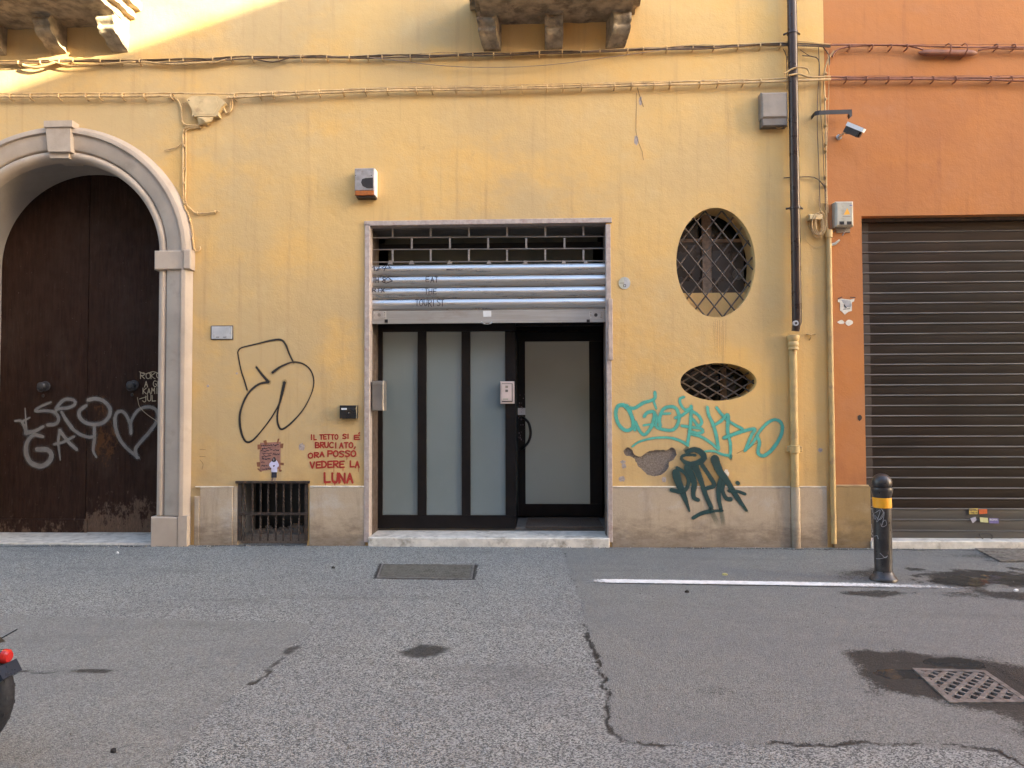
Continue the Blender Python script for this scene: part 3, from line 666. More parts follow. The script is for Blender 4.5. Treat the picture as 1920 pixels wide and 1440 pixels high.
# portal
cA = U(110, 478); zs = cA.z
prof = [(-.004, .10), (-.004, .02), (.004, -.012), (.022, -.036), (.048, -.050), (.075, -.046), (.092, -.032), (.098, -.012), (.106, -.012), (.110, -.040), (.125, -.052), (.300, -.058), (.306, -.088), (.350, -.088), (.358, -.084), (.404, -.004)]
def sweep(sec):
    n = len(prof); vs = []
    for (bx, bz, ox, oz) in sec:
        for r, y in prof: vs.append((bx+ox*r, y, bz+oz*r))
    N = len(sec); return vs, [(i*n+k, (i+1)*n+k, (i+1)*n+k+1, i*n+k+1) for i in range(N-1) for k in range(n-1)]
R = U(297, 700).x-cA.x; R_door = R
sec = []
for i in range(73):
    a = math.pi*i/72; sec.append((cA.x+R*math.cos(a), zs+R*.925*math.sin(a), math.cos(a), math.sin(a)*1.0))
mb = MB(); mb.add(*sweep(sec)); arch = obj('arch_moulding', mb, PORT, yb, smooth=50, label='moulded beige stone arch around the wooden door')
for sg in (1, -1):
    mb = MB(); vs, fs = sweep([(cA.x+sg*R, .34, sg, 0), (cA.x+sg*R, zs-.18, sg, 0)]); mb.add(vs, fs if sg > 0 else [f[::-1] for f in fs]); obj('jamb_moulding', mb, PORT, arch, smooth=50)
    mb = MB(); x0 = cA.x+sg*R
    a, b = sorted((x0-sg*.022, x0+sg*.335)); mb.cham(a, b, -.082, .12, zs-.205, zs+.02, .012)
    a, b = sorted((x0+sg*.3352, x0+sg*.425)); mb.cham(a, b, -.108, .02, zs-.207, zs+.022, .012); obj('impost_block', mb, PORT, arch)
    mb = MB(); a, b = sorted((x0-sg*.03, x0+sg*.295)); mb.cham(a, b, -.082, .12, -.05, .33, .014)
    a, b = sorted((x0+sg*.2955, x0+sg*.405)); mb.cham(a, b, -.088, .02, -.05, .345, .004); obj('base_block', mb, PORT, arch)
mb = MB(); k0 = [U(82, 232), U(136, 232), U(124, 306), U(98, 306)]
kt = [(U(a, b, -.115).x, U(a, b, -.115).z) for a, b in ((85, 237.5), (131.5, 237.5), (132, 284), (90, 284))]
mb.prism(kt, -.115, .1); kb = [(U(a_, b_, -.03).x, U(a_, b_, -.03).z) for a_, b_ in ((93, 280), (134, 280), (134, 299), (99, 299))]; mb.prism(kb, -.075, .2); a = [U(82, 230, -.13).x, U(135, 230, -.13).x, U(100, 238, -.13).z, U(100, 226, -.13).z]; mb.box(a[0], a[1], -.13, .0, a[2], a[3]); obj('keystone', mb, PORT, arch)
obj('door_reveal', reveal(ARC, .10, .70, False), REVL, yb, smooth=35)
mb = MB(); a = prect(-80, 470, 300, 1002)
# door leaves on plane y=.68
dl = bpy.data.objects  # noqa
x0 = cA.x-R-.03; x1 = cA.x+R+.03; zt = zs+R+.03; zb = .016
mb = MB(); mb.box(x0, SEAMX-.004, .68, .74, zb, zt); door = obj('arched_door', mb, WOOD, yb, label='dark brown double wooden door with worn paint and grey graffiti')
mb = MB(); mb.box(SEAMX+.004, x1, .685, .74, zb, zt); obj('door_leaf', mb, WOOD, door)
mb = MB(); a = U(8, 973, .66); b = U(162, 1001, .66); mb.cham(x0, b.x, .662, .68, b.z, a.z, .006); obj('kick_board', mb, WOOD, door)
for cx, cy in ((80, 724), (247, 722)):
    mb = MB(); c = U(cx, cy, .62); mb.lathe([(.012, 0), (.058, .0), (.066, .012), (.058, .024), (.03, .03), (.026, .05), (.045, .075), (.052, .095), (.04, .11), (.012, .114)], (0, 0, 0), 20)
    mb.xform(Matrix.Translation((c.x, .682, c.z)) @ Matrix.Rotation(math.radians(90), 4, 'X')); k = obj('door_knob', mb, KNB, door)
    mb = MB(); mb.tube([(c.x+.045*math.cos(t), .585, c.z-.02+.05*math.sin(t)) for t in np.linspace(0, 2*math.pi, 25)], .008, 6, False); obj('knocker_ring', mb, BLM, door)
    mb = MB(); d = U(cx+1, cy+18, .68); mb.disc((d.x, d.z), .018, .022, .672, .684, 12); obj('keyhole_plate', mb, BLM, door)
mb = MB(); a = U(-100, 1003, .0); b = U(293, 1003); za = U(150, 1006, .0).z
mb.box(cA.x-R-.0, cA.x+R+.0, -.012, .70, -.05, .013); obj('door_threshold', mb, MARW, yb)
# door graffiti (photo crop coordinates)
def c6(l): return c3(l, 3.79, (0, 660))
def D(mb, pts, ww, **k): stroke(mb, c6(pts), [x/3.79 for x in ww], plane=.66, **k)
HALO.clear()
mb = MB()
for pts, ww in (([(112, 490), (150, 490), (175, 530), (190, 572)], (20, 36)), ([(190, 575), (250, 562), (305, 532)], (38, 30)), ([(165, 492), (210, 468)], (24, 18)), ([(180, 400), (184, 470), (190, 580)], (10, 22)),
    ([(360, 358), (290, 388), (252, 420), (330, 418), (395, 432), (418, 478), (395, 512), (345, 518)], (22, 34)), ([(395, 432), (412, 385), (462, 338), (525, 343), (533, 370), (490, 395), (415, 402)], (32,)), ([(440, 430), (470, 480), (508, 532)], (26, 40)),
    ([(608, 385), (566, 420), (572, 470), (630, 510), (720, 508), (775, 460), (782, 400), (740, 350), (680, 332), (636, 340)], (36, 40)), ([(510, 540), (570, 585), (640, 606), (668, 598)], (30, 34)), ([(672, 528), (672, 620), (664, 700), (685, 745)], (32, 34, 20)),
    ([(300, 600), (240, 590), (195, 640), (188, 720), (220, 785), (290, 812), (350, 780), (368, 730), (340, 695), (272, 692)], (34, 50, 44)), ([(428, 560), (416, 640), (430, 765)], (30, 14)), ([(428, 560), (480, 630), (543, 690)], (32, 34)), ([(390, 655), (450, 640), (525, 602)], (26, 26)),
    ([(932, 575), (922, 500), (885, 432), (840, 425), (818, 480), (838, 590), (895, 675), (982, 748)], (28, 36, 30)), ([(932, 575), (935, 490), (985, 412), (1060, 390), (1112, 415), (1120, 480), (1070, 560), (1000, 640), (965, 690), (975, 745)], (28, 34, 34))):
    D(mb, pts, ww)
obj('graffiti', mb, P_GREY, door, attr=True, smooth=0, label='grey spray-painted ESPO GAY lettering and a heart')
halo(H_GREY, door, 1.8)
mb = MB()
for s, y0, x0_, x1_ in (('ROKO', 698, 263, 302), ('A GE', 714, 272, 302), ('KAMI', 728, 268, 300), ('JULI', 742, 268, 302)): text(mb, s, x0_, y0, x1_, y0+11, 1.5, plane=.66, jit=.12)
stroke(mb, [(262, 697), (272, 701), (288, 697), (300, 702)], 1.3, plane=.66); stroke(mb, [(262, 748), (275, 744)], 1.4, plane=.66)
stroke(mb, [(258, 745), (262, 762), (275, 776), (295, 790)], .9, plane=.66)
obj('graffiti_tag', mb, P_SCR, door, attr=True, smooth=0, label='small cream scribbled tag at the right edge')

# shop surround
def part(nm, args, mat, par=None, y0=0, y1=.1, ch=.003, **k):
    mb = MB(); mb.pcham(*args, y0, y1, ch); return obj(nm, mb, mat, par or yb, **k)
part('marble_frame', (683, 411, 1147, 420), MARB, y0=-.022, y1=.12)
part('marble_frame', (683, 420.3, 692.5, 1017), MARB, y0=-.022, y1=.12)
part('marble_frame', (1138, 420.3, 1147, 1017), MARB, y0=-.022, y1=.12)
part('timber_guide', (1141, 560, 1149, 675), simple('pale_timber_strip', (.42, .33, .28), .7), y0=-.05, y1=-.023)
zth = U(900, 1008, -.03).z
mb = MB(); a = U(690, 1012, -.05); b = U(1143, 1012, -.05); mb.cham(a.x, b.x, -.05, .43, -.05, zth, .008); obj('shop_threshold', mb, MARW, yb)
mb = MB(); xr = U(967, 800, .4).x; mb.box(SH[0]-.3, 1.75, .44, 2.6, -.05, .135); obj('vestibule_floor', mb, INTG, yb)
# reveal boards
mb = MB(); mb.box(SH[0]-.02, SH[0]+.012, .122, .44, zth, SH[3]); obj('reveal_lining', mb, RVM, yb)
mb = MB(); mb.box(SH[1]-.012, SH[1]+.02, .122, .26, zth, SH[3]); obj('reveal_lining', mb, RVM, yb)
mb = MB(); mb.box(SH[0], SH[1], .122, .44, SH[3]-.015, SH[3]+.03); obj('soffit', mb, INTG, yb)
# vestibule shell
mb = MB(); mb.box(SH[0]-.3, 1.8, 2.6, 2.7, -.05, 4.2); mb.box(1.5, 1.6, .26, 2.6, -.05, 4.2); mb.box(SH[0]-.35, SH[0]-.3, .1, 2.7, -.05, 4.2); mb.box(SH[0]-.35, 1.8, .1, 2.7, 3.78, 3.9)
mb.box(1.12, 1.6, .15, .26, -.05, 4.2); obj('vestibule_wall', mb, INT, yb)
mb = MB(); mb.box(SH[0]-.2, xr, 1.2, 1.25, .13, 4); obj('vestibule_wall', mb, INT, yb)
# glazed screen
scr = part('glazed_screen', (706, 966, 967, 991), DFR, y0=.40, y1=.46, label='fixed dark framed screen of three frosted panes')
for a in ((706, 606, 717.5, 966), (783, 622, 799.5, 966), (865.5, 622, 882, 966), (947.5, 622, 967, 966), (717.5, 606, 967, 621.5)): part('mullion', a, DFR, scr, .40, .46)
for a in ((717.5, 621.5, 783, 966), (799.5, 621.5, 865.5, 966), (882, 621.5, 947.5, 966)):
    mb = MB(); mb.pbox(*a, .425, .435); obj('pane', mb, FRO, scr)
mb = MB(); b = U(967, 620, .4); mb.box(b.x-.05, b.x-.002, .462, 1.2, .13, b.z); obj('side_panel', mb, DFR, scr)
# inner door
dd = part('glazed_door', (967, 945, 1129, 968), DFR, y0=1.15, y1=1.2, label='dark framed door with one frosted pane')
for a in ((967, 640, 985, 945), (1105.5, 640, 1129, 945), (967, 622, 1129, 640)): part('door_rail', a, DFR, dd, 1.15, 1.2)
mb = MB(); mb.pbox(985, 640, 1105.5, 945, 1.17, 1.18); obj('pane', mb, FRO2, dd)
mb = MB(); mb.tube(catmull([U(980, 783, 1.14), U(982, 784, 1.09), U(991, 793, 1.06), U(995, 812, 1.05), U(991, 828, 1.06), U(981, 840, 1.09), U(978, 842, 1.14)], .02), .017, 10); obj('door_handle', mb, BLK, dd)
part('sticker', (970, 765, 985, 778), STK, dd, 1.145, 1.149, .0005)
mb = MB()
for k in range(34):
    px = random.uniform(969, 984); py = random.uniform(735, 832); c = U(px, py, 1.146); r = random.uniform(.004, .014); mb.disc((c.x, c.z), r*random.uniform(.4, 1), r, 1.1455-.0002*k*.2, 1.149, 6)
obj('torn_sticker_scraps', mb, simple('torn_sticker', (.16, .12, .14), .6, var=.7, vs=60), dd, kind='stuff')
mb = MB(); mb.pbox(950, 568, 1140, 621, 1.17, 1.2); obj('door_transom', mb, DFR, dd)
m_ = [G(985, 989, .142), G(1131, 989, .142), G(1121, 971, .142), G(990, 971, .142)]
mb = MB(); slab(mb, m_[::-1], .137, .152); mat_o = obj('door_mat', mb, CAR, loc=tuple(m_[0])); tag(mat_o, 'brown entrance mat on the floor before the frosted glass door', 'door mat')
# transom zone behind the grille
mb = MB(); mb.pbox(706, 428, 1128, 445, .46, .50); obj('transom_panel', mb, INTG, yb)
mb = MB(); mb.pbox(722, 446, 1120, 456, .50, .54); obj('transom_panel', mb, INTO, yb)
mb = MB(); mb.pbox(706, 456, 1128, 466, .46, .50); obj('transom_bar', mb, DFR, yb)
mb = MB(); mb.pbox(728, 466, 1112, 500, .50, .54); obj('transom_panel', mb, INTO, yb)
mb = MB(); mb.pbox(706, 500, 1128, 612, .47, .52); obj('transom_panel', mb, DFR, yb)
# roller shutter
YS = .11
rs = part('roller_shutter', (694, 581, 1136.5, 605), ALUD, y0=YS-.012, y1=YS+.03, label='half raised silver roller shutter with open brick-pattern grille on top')
SL = [(495, 515.5), (516.5, 537), (538, 558.5), (559.5, 580)]
for q0, q1 in SL:
    a = U(694, (q0+q1)/2, YS).x; b = U(1136.5, (q0+q1)/2, YS).x; zt_ = U(900, q0, YS).z; zb_ = U(900, q1, YS).z; hgt = zt_-zb_
    pr = [(YS+.012, zb_), (YS+.012, zb_+.006), (YS-.004, zb_+.014)] + [(YS-.006-.022*math.sin(math.pi*t), zb_+.014+(hgt-.022)*t) for t in np.linspace(0, 1, 12)] + [(YS-.002, zt_-.006), (YS+.012, zt_-.001)]
    mb = MB(); n = len(pr); mb.add([(a, y, z) for y, z in pr]+[(b, y, z) for y, z in pr], [(i, i+n, i+n+1, i+1) for i in range(n-1)]+[tuple(range(n)), tuple(range(n, 2*n))[::-1]]); obj('slat', mb, ALU, rs, smooth=50)
mb = MB(); mb.pbox(694, 601, 1136.5, 605.5, YS-.03, YS-.012); obj('bottom_lip', mb, ALUD, rs)
for q_ in (444.5, 467, 490.5):
    mb = MB(); mb.tube([U(694, q_+1.2, YS), U(1137, q_-1.2, YS)], .0075, 6); obj('grille_rail', mb, BARS, rs)
for ro, (q0, q1) in enumerate(((424, 444), (446, 466), (468, 490))):
    for k in range(6 if ro != 1 else 5):
        px = (736 if ro != 1 else 772)+71.6*k; mb = MB(); mb.pbox(px-1.7, q0, px+1.7, q1, YS-.005, YS+.005); obj('grille_link', mb, BARS, rs)
for px in (732, 772, 843, 917, 985, 1057, 1098):
    mb = MB(); mb.prism([(U(px-2, 489, YS).x, U(px, 489, YS).z), (U(px+2, 489, YS).x, U(px, 489, YS).z), (U(px+5, 496, YS).x, U(px, 496, YS).z), (U(px-5, 496, YS).x, U(px, 496, YS).z)], YS-.012, YS+.002); obj('hinge_clip', mb, BARS, rs)
for px in (712, 1117):
    part('lock_plate', (px-12, 583.5, px+12, 598.5), simple('lock_plate_zinc', (.45, .42, .39), .5, .6), rs, YS-.016, YS-.010, .001)
    mb = MB(); c = U(px, 591, YS); mb.disc((c.x, c.z), .020, .020, YS-.026, YS-.012, 16); obj('lock', mb, BLM if px > 900 else BARS, rs)
    for dx in (-9.5, 9.5):
        for dy in (-5, 0, 5):
            mb = MB(); c = U(px+dx, 591+dy, YS); mb.disc((c.x, c.z), .0055, .0055, YS-.021, YS-.012, 8); obj('rivet', mb, CHR, rs)
for px in (724, 1103):
    mb = MB(); mb.pbox(px-3, 599, px+3, 605, YS-.042, YS-.03); obj('latch', mb, BLK, rs)
part('sticker', (906, 583, 921, 594), STK, rs, YS-.0145, YS-.012, .0003)
mb = MB(); mb.tube(catmull([U(903, 603, .07), U(905, 606, .06), U(913, 607.5, .06), U(921, 606, .06), U(923, 603, .07)], .01), .005, 6); obj('pull_handle', mb, CHR, rs)
mb = MB()
PG = .0795
text(mb, 'EAT', 799, 519, 822, 529, 1.3, plane=PG); text(mb, 'THE', 797, 541, 818, 551, 1.3, plane=PG); text(mb, 'TOURIST', 779, 562, 833, 574, 1.4, plane=PG, jit=.08)
obj('marker_words', mb, P_MARK, rs, attr=True, smooth=0, label='black marker words EAT THE TOURIST', kind='stuff'); mb = MB()
text(mb, "TH'S", 699, 520, 722, 530, 1.8, plane=PG); stroke(mb, [(716, 528), (728, 520), (736, 527), (724, 531), (716, 528)], 1.6, plane=PG, sharp=True)
text(mb, '1', 697, 500, 708, 508, 1.8, plane=PG); stroke(mb, [(705, 501), (712, 500), (708, 505), (705, 508), (714, 504), (722, 498)], 1.5, plane=PG, sharp=True); stroke(mb, [(720, 508), (726, 497), (732, 503)], 1.5, plane=PG); stroke(mb, [(717, 504), (734, 502)], 1.3, plane=PG)
text(mb, 'RTX', 698, 541, 720, 548, 1.7, plane=PG, jit=.1); stroke(mb, [(712, 545), (735, 542)], 1.2, plane=PG)
stroke(mb, [(838, 505.5), (852, 505), (868, 505.5)], [2.6, 1, .6], plane=PG)
obj('marker_tag', mb, P_MARK, rs, attr=True, smooth=0, kind='stuff')

# basement window
sideb = MB(); a = BW
mb = reveal([(a[0], -.05), (a[0], a[3]), (a[1], a[3]), (a[1], -.05)], 0, .5, False); bwin = obj('basement_window', mb, REVL, yb, smooth=0, label='low barred basement opening with twisted iron bars')
mb = MB(); mb.box(a[0]-.01, a[1]+.01, .5, .52, -.05, a[3]+.05); obj('dark_back', mb, PIT, bwin)  # black panel stands in for the unlit cellar behind the bars
mb = MB(); mb.box(a[0], a[1], .1, .5, -.05, .10)
for k in range(26):
    px = random.uniform(a[0]+.05, a[1]-.1); sz = random.uniform(.02, .07); yy = random.uniform(.12, .42); mb.box(px, px+sz*1.6, yy, yy+sz, .10, .10+sz*random.uniform(.4, 1)+.06*(yy-.1))
obj('rubble', mb, CONC, bwin, kind='stuff')
part('lintel_bar', (441, 902, 580, 906.5), IRON, bwin, -.03, .03)
for px in (459, 474, 489, 503, 518, 532, 546, 561):
    mb = MB(); t0 = U(px, 906, .0); b0 = U(px, 1014, .0); pts = []
    n = 44; vs = []
    for i in range(n+1):
        z = t0.z+(b0.z-t0.z)*i/n
        an = (i*.55 if 4 < i % 22 < 16 else 0)
        for k in range(4): vs.append((t0.x+.009*1.35*math.cos(an+math.pi/4+k*math.pi/2), .0+.009*1.35*math.sin(an+math.pi/4+k*math.pi/2), z))
    mb.add(vs, [(i*4+k, i*4+(k+1) % 4, i*4+4+(k+1) % 4, i*4+4+k) for i in range(n) for k in range(4)]); obj('bar', mb, IRON, bwin, smooth=0)
for px in (449, 574):
    mb = MB(); mb.pbox(px-3, 907, px+3, 1014, -.012, .012); obj('side_bar', mb, IRON, bwin)
mb = MB(); mb.pbox(449, 961, 577, 966, -.02, -.011); obj('cross_bar', mb, IRON, bwin)

# oval windows
def oval(poly, cx, cy, rx, ry, lab, pitch, slope, sill=None, frame=True):
    c = U(cx, cy); rxm = rx*S; rzm = ry*S
    o = obj('oval_window', reveal(poly[::-1], 0, .34), YEL, yb, smooth=60, label=lab)
    mb = MB(); mb.box(c.x-rxm-.1, c.x+rxm+.1, .42, .44, c.z-rzm-.1, c.z+rzm+.1); obj('dark_glass', mb, DGL, o)
    mb = MB(); N = len(poly); mb.add([(x, 0, z) for x, z in poly]+[(c.x+(x-c.x)*1.0, .0, c.z+(z-c.z)) for x, z in poly], [])
    yg = .09; cg_ = U(cx, cy, yg); 
    for sg in (1, -1):
        k = -30
        for k in range(-30, 31):
            off = k*pitch*S
            # line: z = c.z + sg*slope*(x-c.x-off)
            A = 1/rxm**2+slope**2/rzm**2; B = -2*slope**2*off/rzm**2; Cc = slope**2*off**2/rzm**2-1
            D_ = B*B-4*A*Cc
            if D_ <= 0: continue
            xa = (-B-math.sqrt(D_))/2/A; xb_ = (-B+math.sqrt(D_))/2/A
            if xb_-xa < .03: continue
            mb = MB(); yy = yg+(.007 if sg > 0 else -.007)
            mb.tube([(c.x+xa, yy, c.z+sg*slope*(xa-off)), (c.x+xb_, yy, c.z+sg*slope*(xb_-off))], .0095, 7, False); obj('grille_bar', mb, GRIL, o)
    return o, c
o1, c = oval(OV1, 1342, 492, 73, 103, 'tall oval window with diamond iron grille', 31.5, 1.28)
TIM = simple('weathered_window_timber', (.22, .155, .11), .75, var=.3, vs=20)
mb = MB(); mb.pbox(1317, 385, 1334, 549, .30, .36); obj('mullion', mb, TIM, o1)
for a in ((1268, 448, 1317, 454), (1334, 448, 1420, 454)):
    mb = MB(); mb.pbox(*a, .33, .36); obj('glazing_bar', mb, TIM, o1)
for a in ((1262, 454, 1316, 551), (1335, 454, 1395, 551)):
    mb = MB(); mb.pbox(*a, .345, .35); obj('pane', mb, simple('dusty_dark_glass', (.045, .036, .030), .3, var=.4, vs=3, bump=0), o1)
mb = MB(); mb.pbox(1255, 549, 1430, 610, .20, .34); obj('sill_wall', mb, YEL, o1)
mb = MB()
c = U(1384, 514, .33)
for r in (.062, .048, .034, .02): mb.tube([(c.x+r*math.cos(t), .335, c.z+r*math.sin(t)) for t in np.linspace(0, 2*math.pi, 25)], .0035, 5, False)
obj('round_vent', mb, GBOX, o1)
o2, c = oval(OV2, 1347, 716, 70, 35, 'small flat oval window with diamond iron grille', 32, .62)
mb = MB(); mb.pbox(1352, 690, 1362, 750, .36, .4); obj('mullion', mb, TIM, o2)

# wall graffiti
HALO.clear()
mb = MB()
for pts, ww in (([(405, 430), (388, 372), (368, 310), (350, 215), (352, 188), (378, 168), (470, 146), (550, 126), (612, 122), (642, 152), (665, 210), (690, 262)], (9, 7, 8, 12, 9)), ([(462, 290), (500, 340), (536, 380)], (12, 16)),
    ([(536, 380), (478, 394), (425, 435), (385, 500), (362, 575), (362, 650), (378, 715), (402, 748), (440, 738), (500, 672), (560, 590), (606, 505), (625, 430), (634, 385)], (14, 12, 12, 14, 12, 8, 8, 10, 18)),
    ([(634, 385), (608, 490), (590, 590), (598, 650), (622, 670), (680, 628), (750, 548), (800, 450), (814, 372), (792, 305), (742, 266), (680, 260), (610, 288), (562, 322)], (18, 9, 12, 8, 6, 8, 8, 16))):
    stroke(mb, c3(pts, 3.274, (340, 600)), [x/3.274 for x in ww])
obj('graffiti', mb, P_BLACK, yb, attr=True, smooth=0, label='thin black spray line drawing of a hat and loops')
halo(H_BK, yb, 2.4)
HALO.clear()
mb = MB()
for pts, ww in (([(200, 182), (135, 180), (110, 240), (130, 330), (190, 388), (250, 365), (250, 290), (215, 215), (175, 175)], (36, 34)), ([(205, 200), (270, 200), (340, 158), (400, 140), (438, 118), (438, 72)], (34, 30)), ([(425, 140), (448, 205)], (24, 20)), ([(222, 205), (262, 330), (270, 380)], (34,)),
    ([(350, 268), (372, 240), (430, 236), (424, 310), (395, 380), (350, 425), (312, 395), (275, 320)], (34, 30)), ([(345, 346), (385, 340), (440, 346)], (22,)),
    ([(430, 238), (455, 290), (450, 360), (560, 388), (615, 360), (640, 280), (615, 205), (560, 190), (505, 215), (475, 290), (480, 350)], (30, 34)), ([(490, 250), (560, 246)], (24,)),
    ([(612, 282), (665, 262), (735, 205), (690, 216), (650, 165), (648, 122), (676, 110)], (30, 26)), ([(740, 190), (738, 300), (724, 420), (710, 500)], (34, 30)), ([(745, 225), (800, 262), (830, 320), (800, 350), (760, 300)], (30,)), ([(665, 350), (740, 362), (820, 372), (840, 398), (800, 412), (730, 398)], (28, 32)),
    ([(250, 522), (310, 482), (430, 452), (560, 450), (650, 476), (710, 512)], (18, 28)), ([(740, 420), (820, 440), (890, 482), (955, 535)], (28,)),
    ([(876, 198), (888, 260), (925, 340), (952, 440), (968, 540)], (30, 34)), ([(955, 200), (988, 245), (1040, 300)], (28,)), ([(925, 350), (990, 310), (1048, 258), (1046, 400), (1068, 500), (1068, 612)], (28, 34, 26)), ([(1046, 305), (1110, 345), (1172, 382), (1100, 418), (1020, 448)], (26, 30)),
    ([(830, 568), (920, 560), (1000, 588), (1068, 602)], (20, 28)), ([(1020, 450), (1130, 410), (1270, 374), (1245, 430), (1215, 500), (1192, 555)], (34, 28)), ([(1195, 555), (1255, 495), (1315, 395), (1390, 318), (1455, 300), (1500, 340), (1492, 430), (1420, 545), (1345, 602), (1300, 572), (1312, 490), (1292, 440)], (26, 30, 34, 34))):
    stroke(mb, c3(pts), [x/4.465 for x in ww])
obj('graffiti', mb, P_TEAL, yb, attr=True, smooth=0, label='turquoise spray-painted tag under the small oval window')
halo(H_TEAL, yb, 1.7)
HALO.clear()
mb = MB()
for pts, ww in (([(705, 565), (760, 548), (820, 570), (845, 620), (800, 655), (730, 668), (668, 640), (655, 612), (690, 592), (770, 595)], (40, 56, 44, 26, 22)), ([(610, 745), (630, 820), (665, 900), (695, 980), (722, 1060)], (70, 60, 40, 16)), ([(620, 700), (680, 740), (715, 800), (700, 870), (650, 900), (575, 885)], (28, 34)),
    ([(712, 700), (735, 760), (765, 830), (755, 900), (760, 950), (795, 968)], (74, 56, 36, 32)), ([(770, 690), (815, 800), (860, 930), (905, 1030)], (64, 40, 36)), ([(830, 680), (890, 770), (930, 845), (870, 870)], (36,)),
    ([(935, 630), (975, 730), (1030, 800), (1110, 930), (1200, 1055)], (76, 60, 46, 40, 18)), ([(1000, 780), (968, 870), (970, 970), (985, 1040)], (56, 40, 30)), ([(1015, 800), (1000, 890), (1030, 955), (1065, 962)], (36, 30, 38)), ([(1052, 892), (1120, 896), (1185, 918)], (26,)),
    ([(755, 1118), (820, 1082), (900, 1062), (1000, 1058)], (30, 34, 14)), ([(1122, 826), (1128, 830)], (34,))):
    stroke(mb, c3(pts), [x/4.465 for x in ww], y=-.024)
obj('graffiti', mb, P_DTEAL, yb, attr=True, smooth=0, label='dark green-black spray tag PAPA crossing onto the plinth')
halo(H_DT, yb, 1.6)
mb = MB()
for pts, ww in (([(900, 1050), (930, 1110), (960, 1180)], (50, 56)), ([(985, 1060), (1000, 1130), (1010, 1200)], (50, 44)), ([(1180, 1030), (1215, 1080)], (30, 20)), ([(700, 540), (680, 560)], (40,)), ([(1068, 600), (1070, 650)], (26,))): stroke(mb, c3(pts), [x/4.465 for x in ww], y=-.026, endfade=.8)
obj('graffiti_overspray', mb, P_DTFADE, yb, attr=True, smooth=0, kind='stuff')
mb = MB()
def c4_(x, y): return (560+x/10.286, 790+y/10.286)
def T(s, x0, y0, x1, y1, ww, **k):
    a = c4_(x0, y0); b = c4_(x1, y1); text(mb, s, a[0], a[1], b[0], b[1], ww/10.286, **k)
T('IL', 235, 262, 345, 355, 24); T('TETTO', 410, 255, 755, 345, 24, jit=.03); T('SI', 850, 245, 1000, 330, 24); T('E', 1070, 262, 1170, 345, 26); T("'", 1145, 235, 1200, 330, 26)
T('BRUCIATO,', 325, 410, 1130, 510, 27, slope=-.02); T('ORA', 195, 610, 490, 705, 27, slope=-.9); T('POSSO', 562, 570, 1090, 680, 28); T('VEDERE', 225, 780, 880, 900, 31, slope=-.3); T('LA', 1000, 770, 1165, 885, 31); T('LUNA', 500, 995, 1040, 1175, 40)
for x, y0, y1, ww in ((705, 660, 725, 9), (925, 670, 745, 9), (940, 670, 735, 8), (682, 880, 1010, 11), (850, 870, 960, 8), (868, 870, 955, 8), (1155, 870, 975, 11), (1105, 880, 915, 8), (520, 1150, 1240, 20), (700, 1150, 1245, 26), (890, 1150, 1215, 16), (815, 1130, 1185, 14), (1075, 650, 690, 8)):
    stroke(mb, [c4_(x, y0), c4_(x-1, y1)], [ww/10.286, ww/20], y=-.0034)
obj('graffiti', mb, P_RED, yb, attr=True, smooth=0, label='red dripping brush lettering IL TETTO SI E BRUCIATO ORA POSSO VEDERE LA LUNA')

# ------------------------------------------------------------------ ORANGE BUILDING
YO = 0.0
obd = thing('orange_building', (XB+3, 0, 0), 'terracotta orange stuccoed building with a brown roller shutter', 'building')
OS = prect(1617, 405, 2180, 1020); OS = (U(1621, 720).x, OS[1], -.05, U(1700, 404).z)
obj('wall', wall_sheet([(XB+.001, -.1), (16, -.1), (16, 14.5), (XB+.001, 14.5)], [[(OS[0], -.05), (OS[1], -.05), (OS[1], OS[3]), (OS[0], OS[3])]]), ORA, obd, smooth=0)
mb = MB(); mb.add([(XB+.001, 0, -.1), (16, 0, -.1), (16, 9, -.1), (XB+.001, 9, -.1), (XB+.001, 0, 14.5), (16, 0, 14.5), (16, 9, 14.5), (XB+.001, 9, 14.5)], [(1, 2, 6, 5), (2, 3, 7, 6), (3, 0, 4, 7), (4, 5, 6, 7)]); obj('rear_wall', mb, ORA, obd, smooth=0)
obj('opening_reveal', reveal([(OS[0], -.05), (OS[0], OS[3]), (OS[1], OS[3]), (OS[1], -.05)], 0, .4, False), ORA, obd, smooth=0)
mb = MB(); a = prect(1561, 912, 1626, 1020); mb.cham(a[0], OS[0]+.03, -.03, 0, -.05, a[3], .005); obj('plinth_panel', mb, PLO, obd)
mb = MB(); mb.pbox(1561, 909.5, 1629, 912, -.034, 0); obj('plinth_fillet', mb, simple('ochre_fillet', (.42, .30, .16), .8), obd)
YR = .16
rs2 = bpy.data.objects.new('roller_shutter', None)
mb = MB(); mb.box(OS[0], OS[1], YR+.03, YR+.05, 0, OS[3]); rs2 = obj('roller_shutter', mb, BLM, obd, label='closed sooty brown roller shutter with thin horizontal slats')
SXE = OS[1]
zt2 = U(1640, 418, YR).z; zlow = U(1640, 955, YR).z; ns = 28; ph = (zt2-zlow)/ns
shared = None
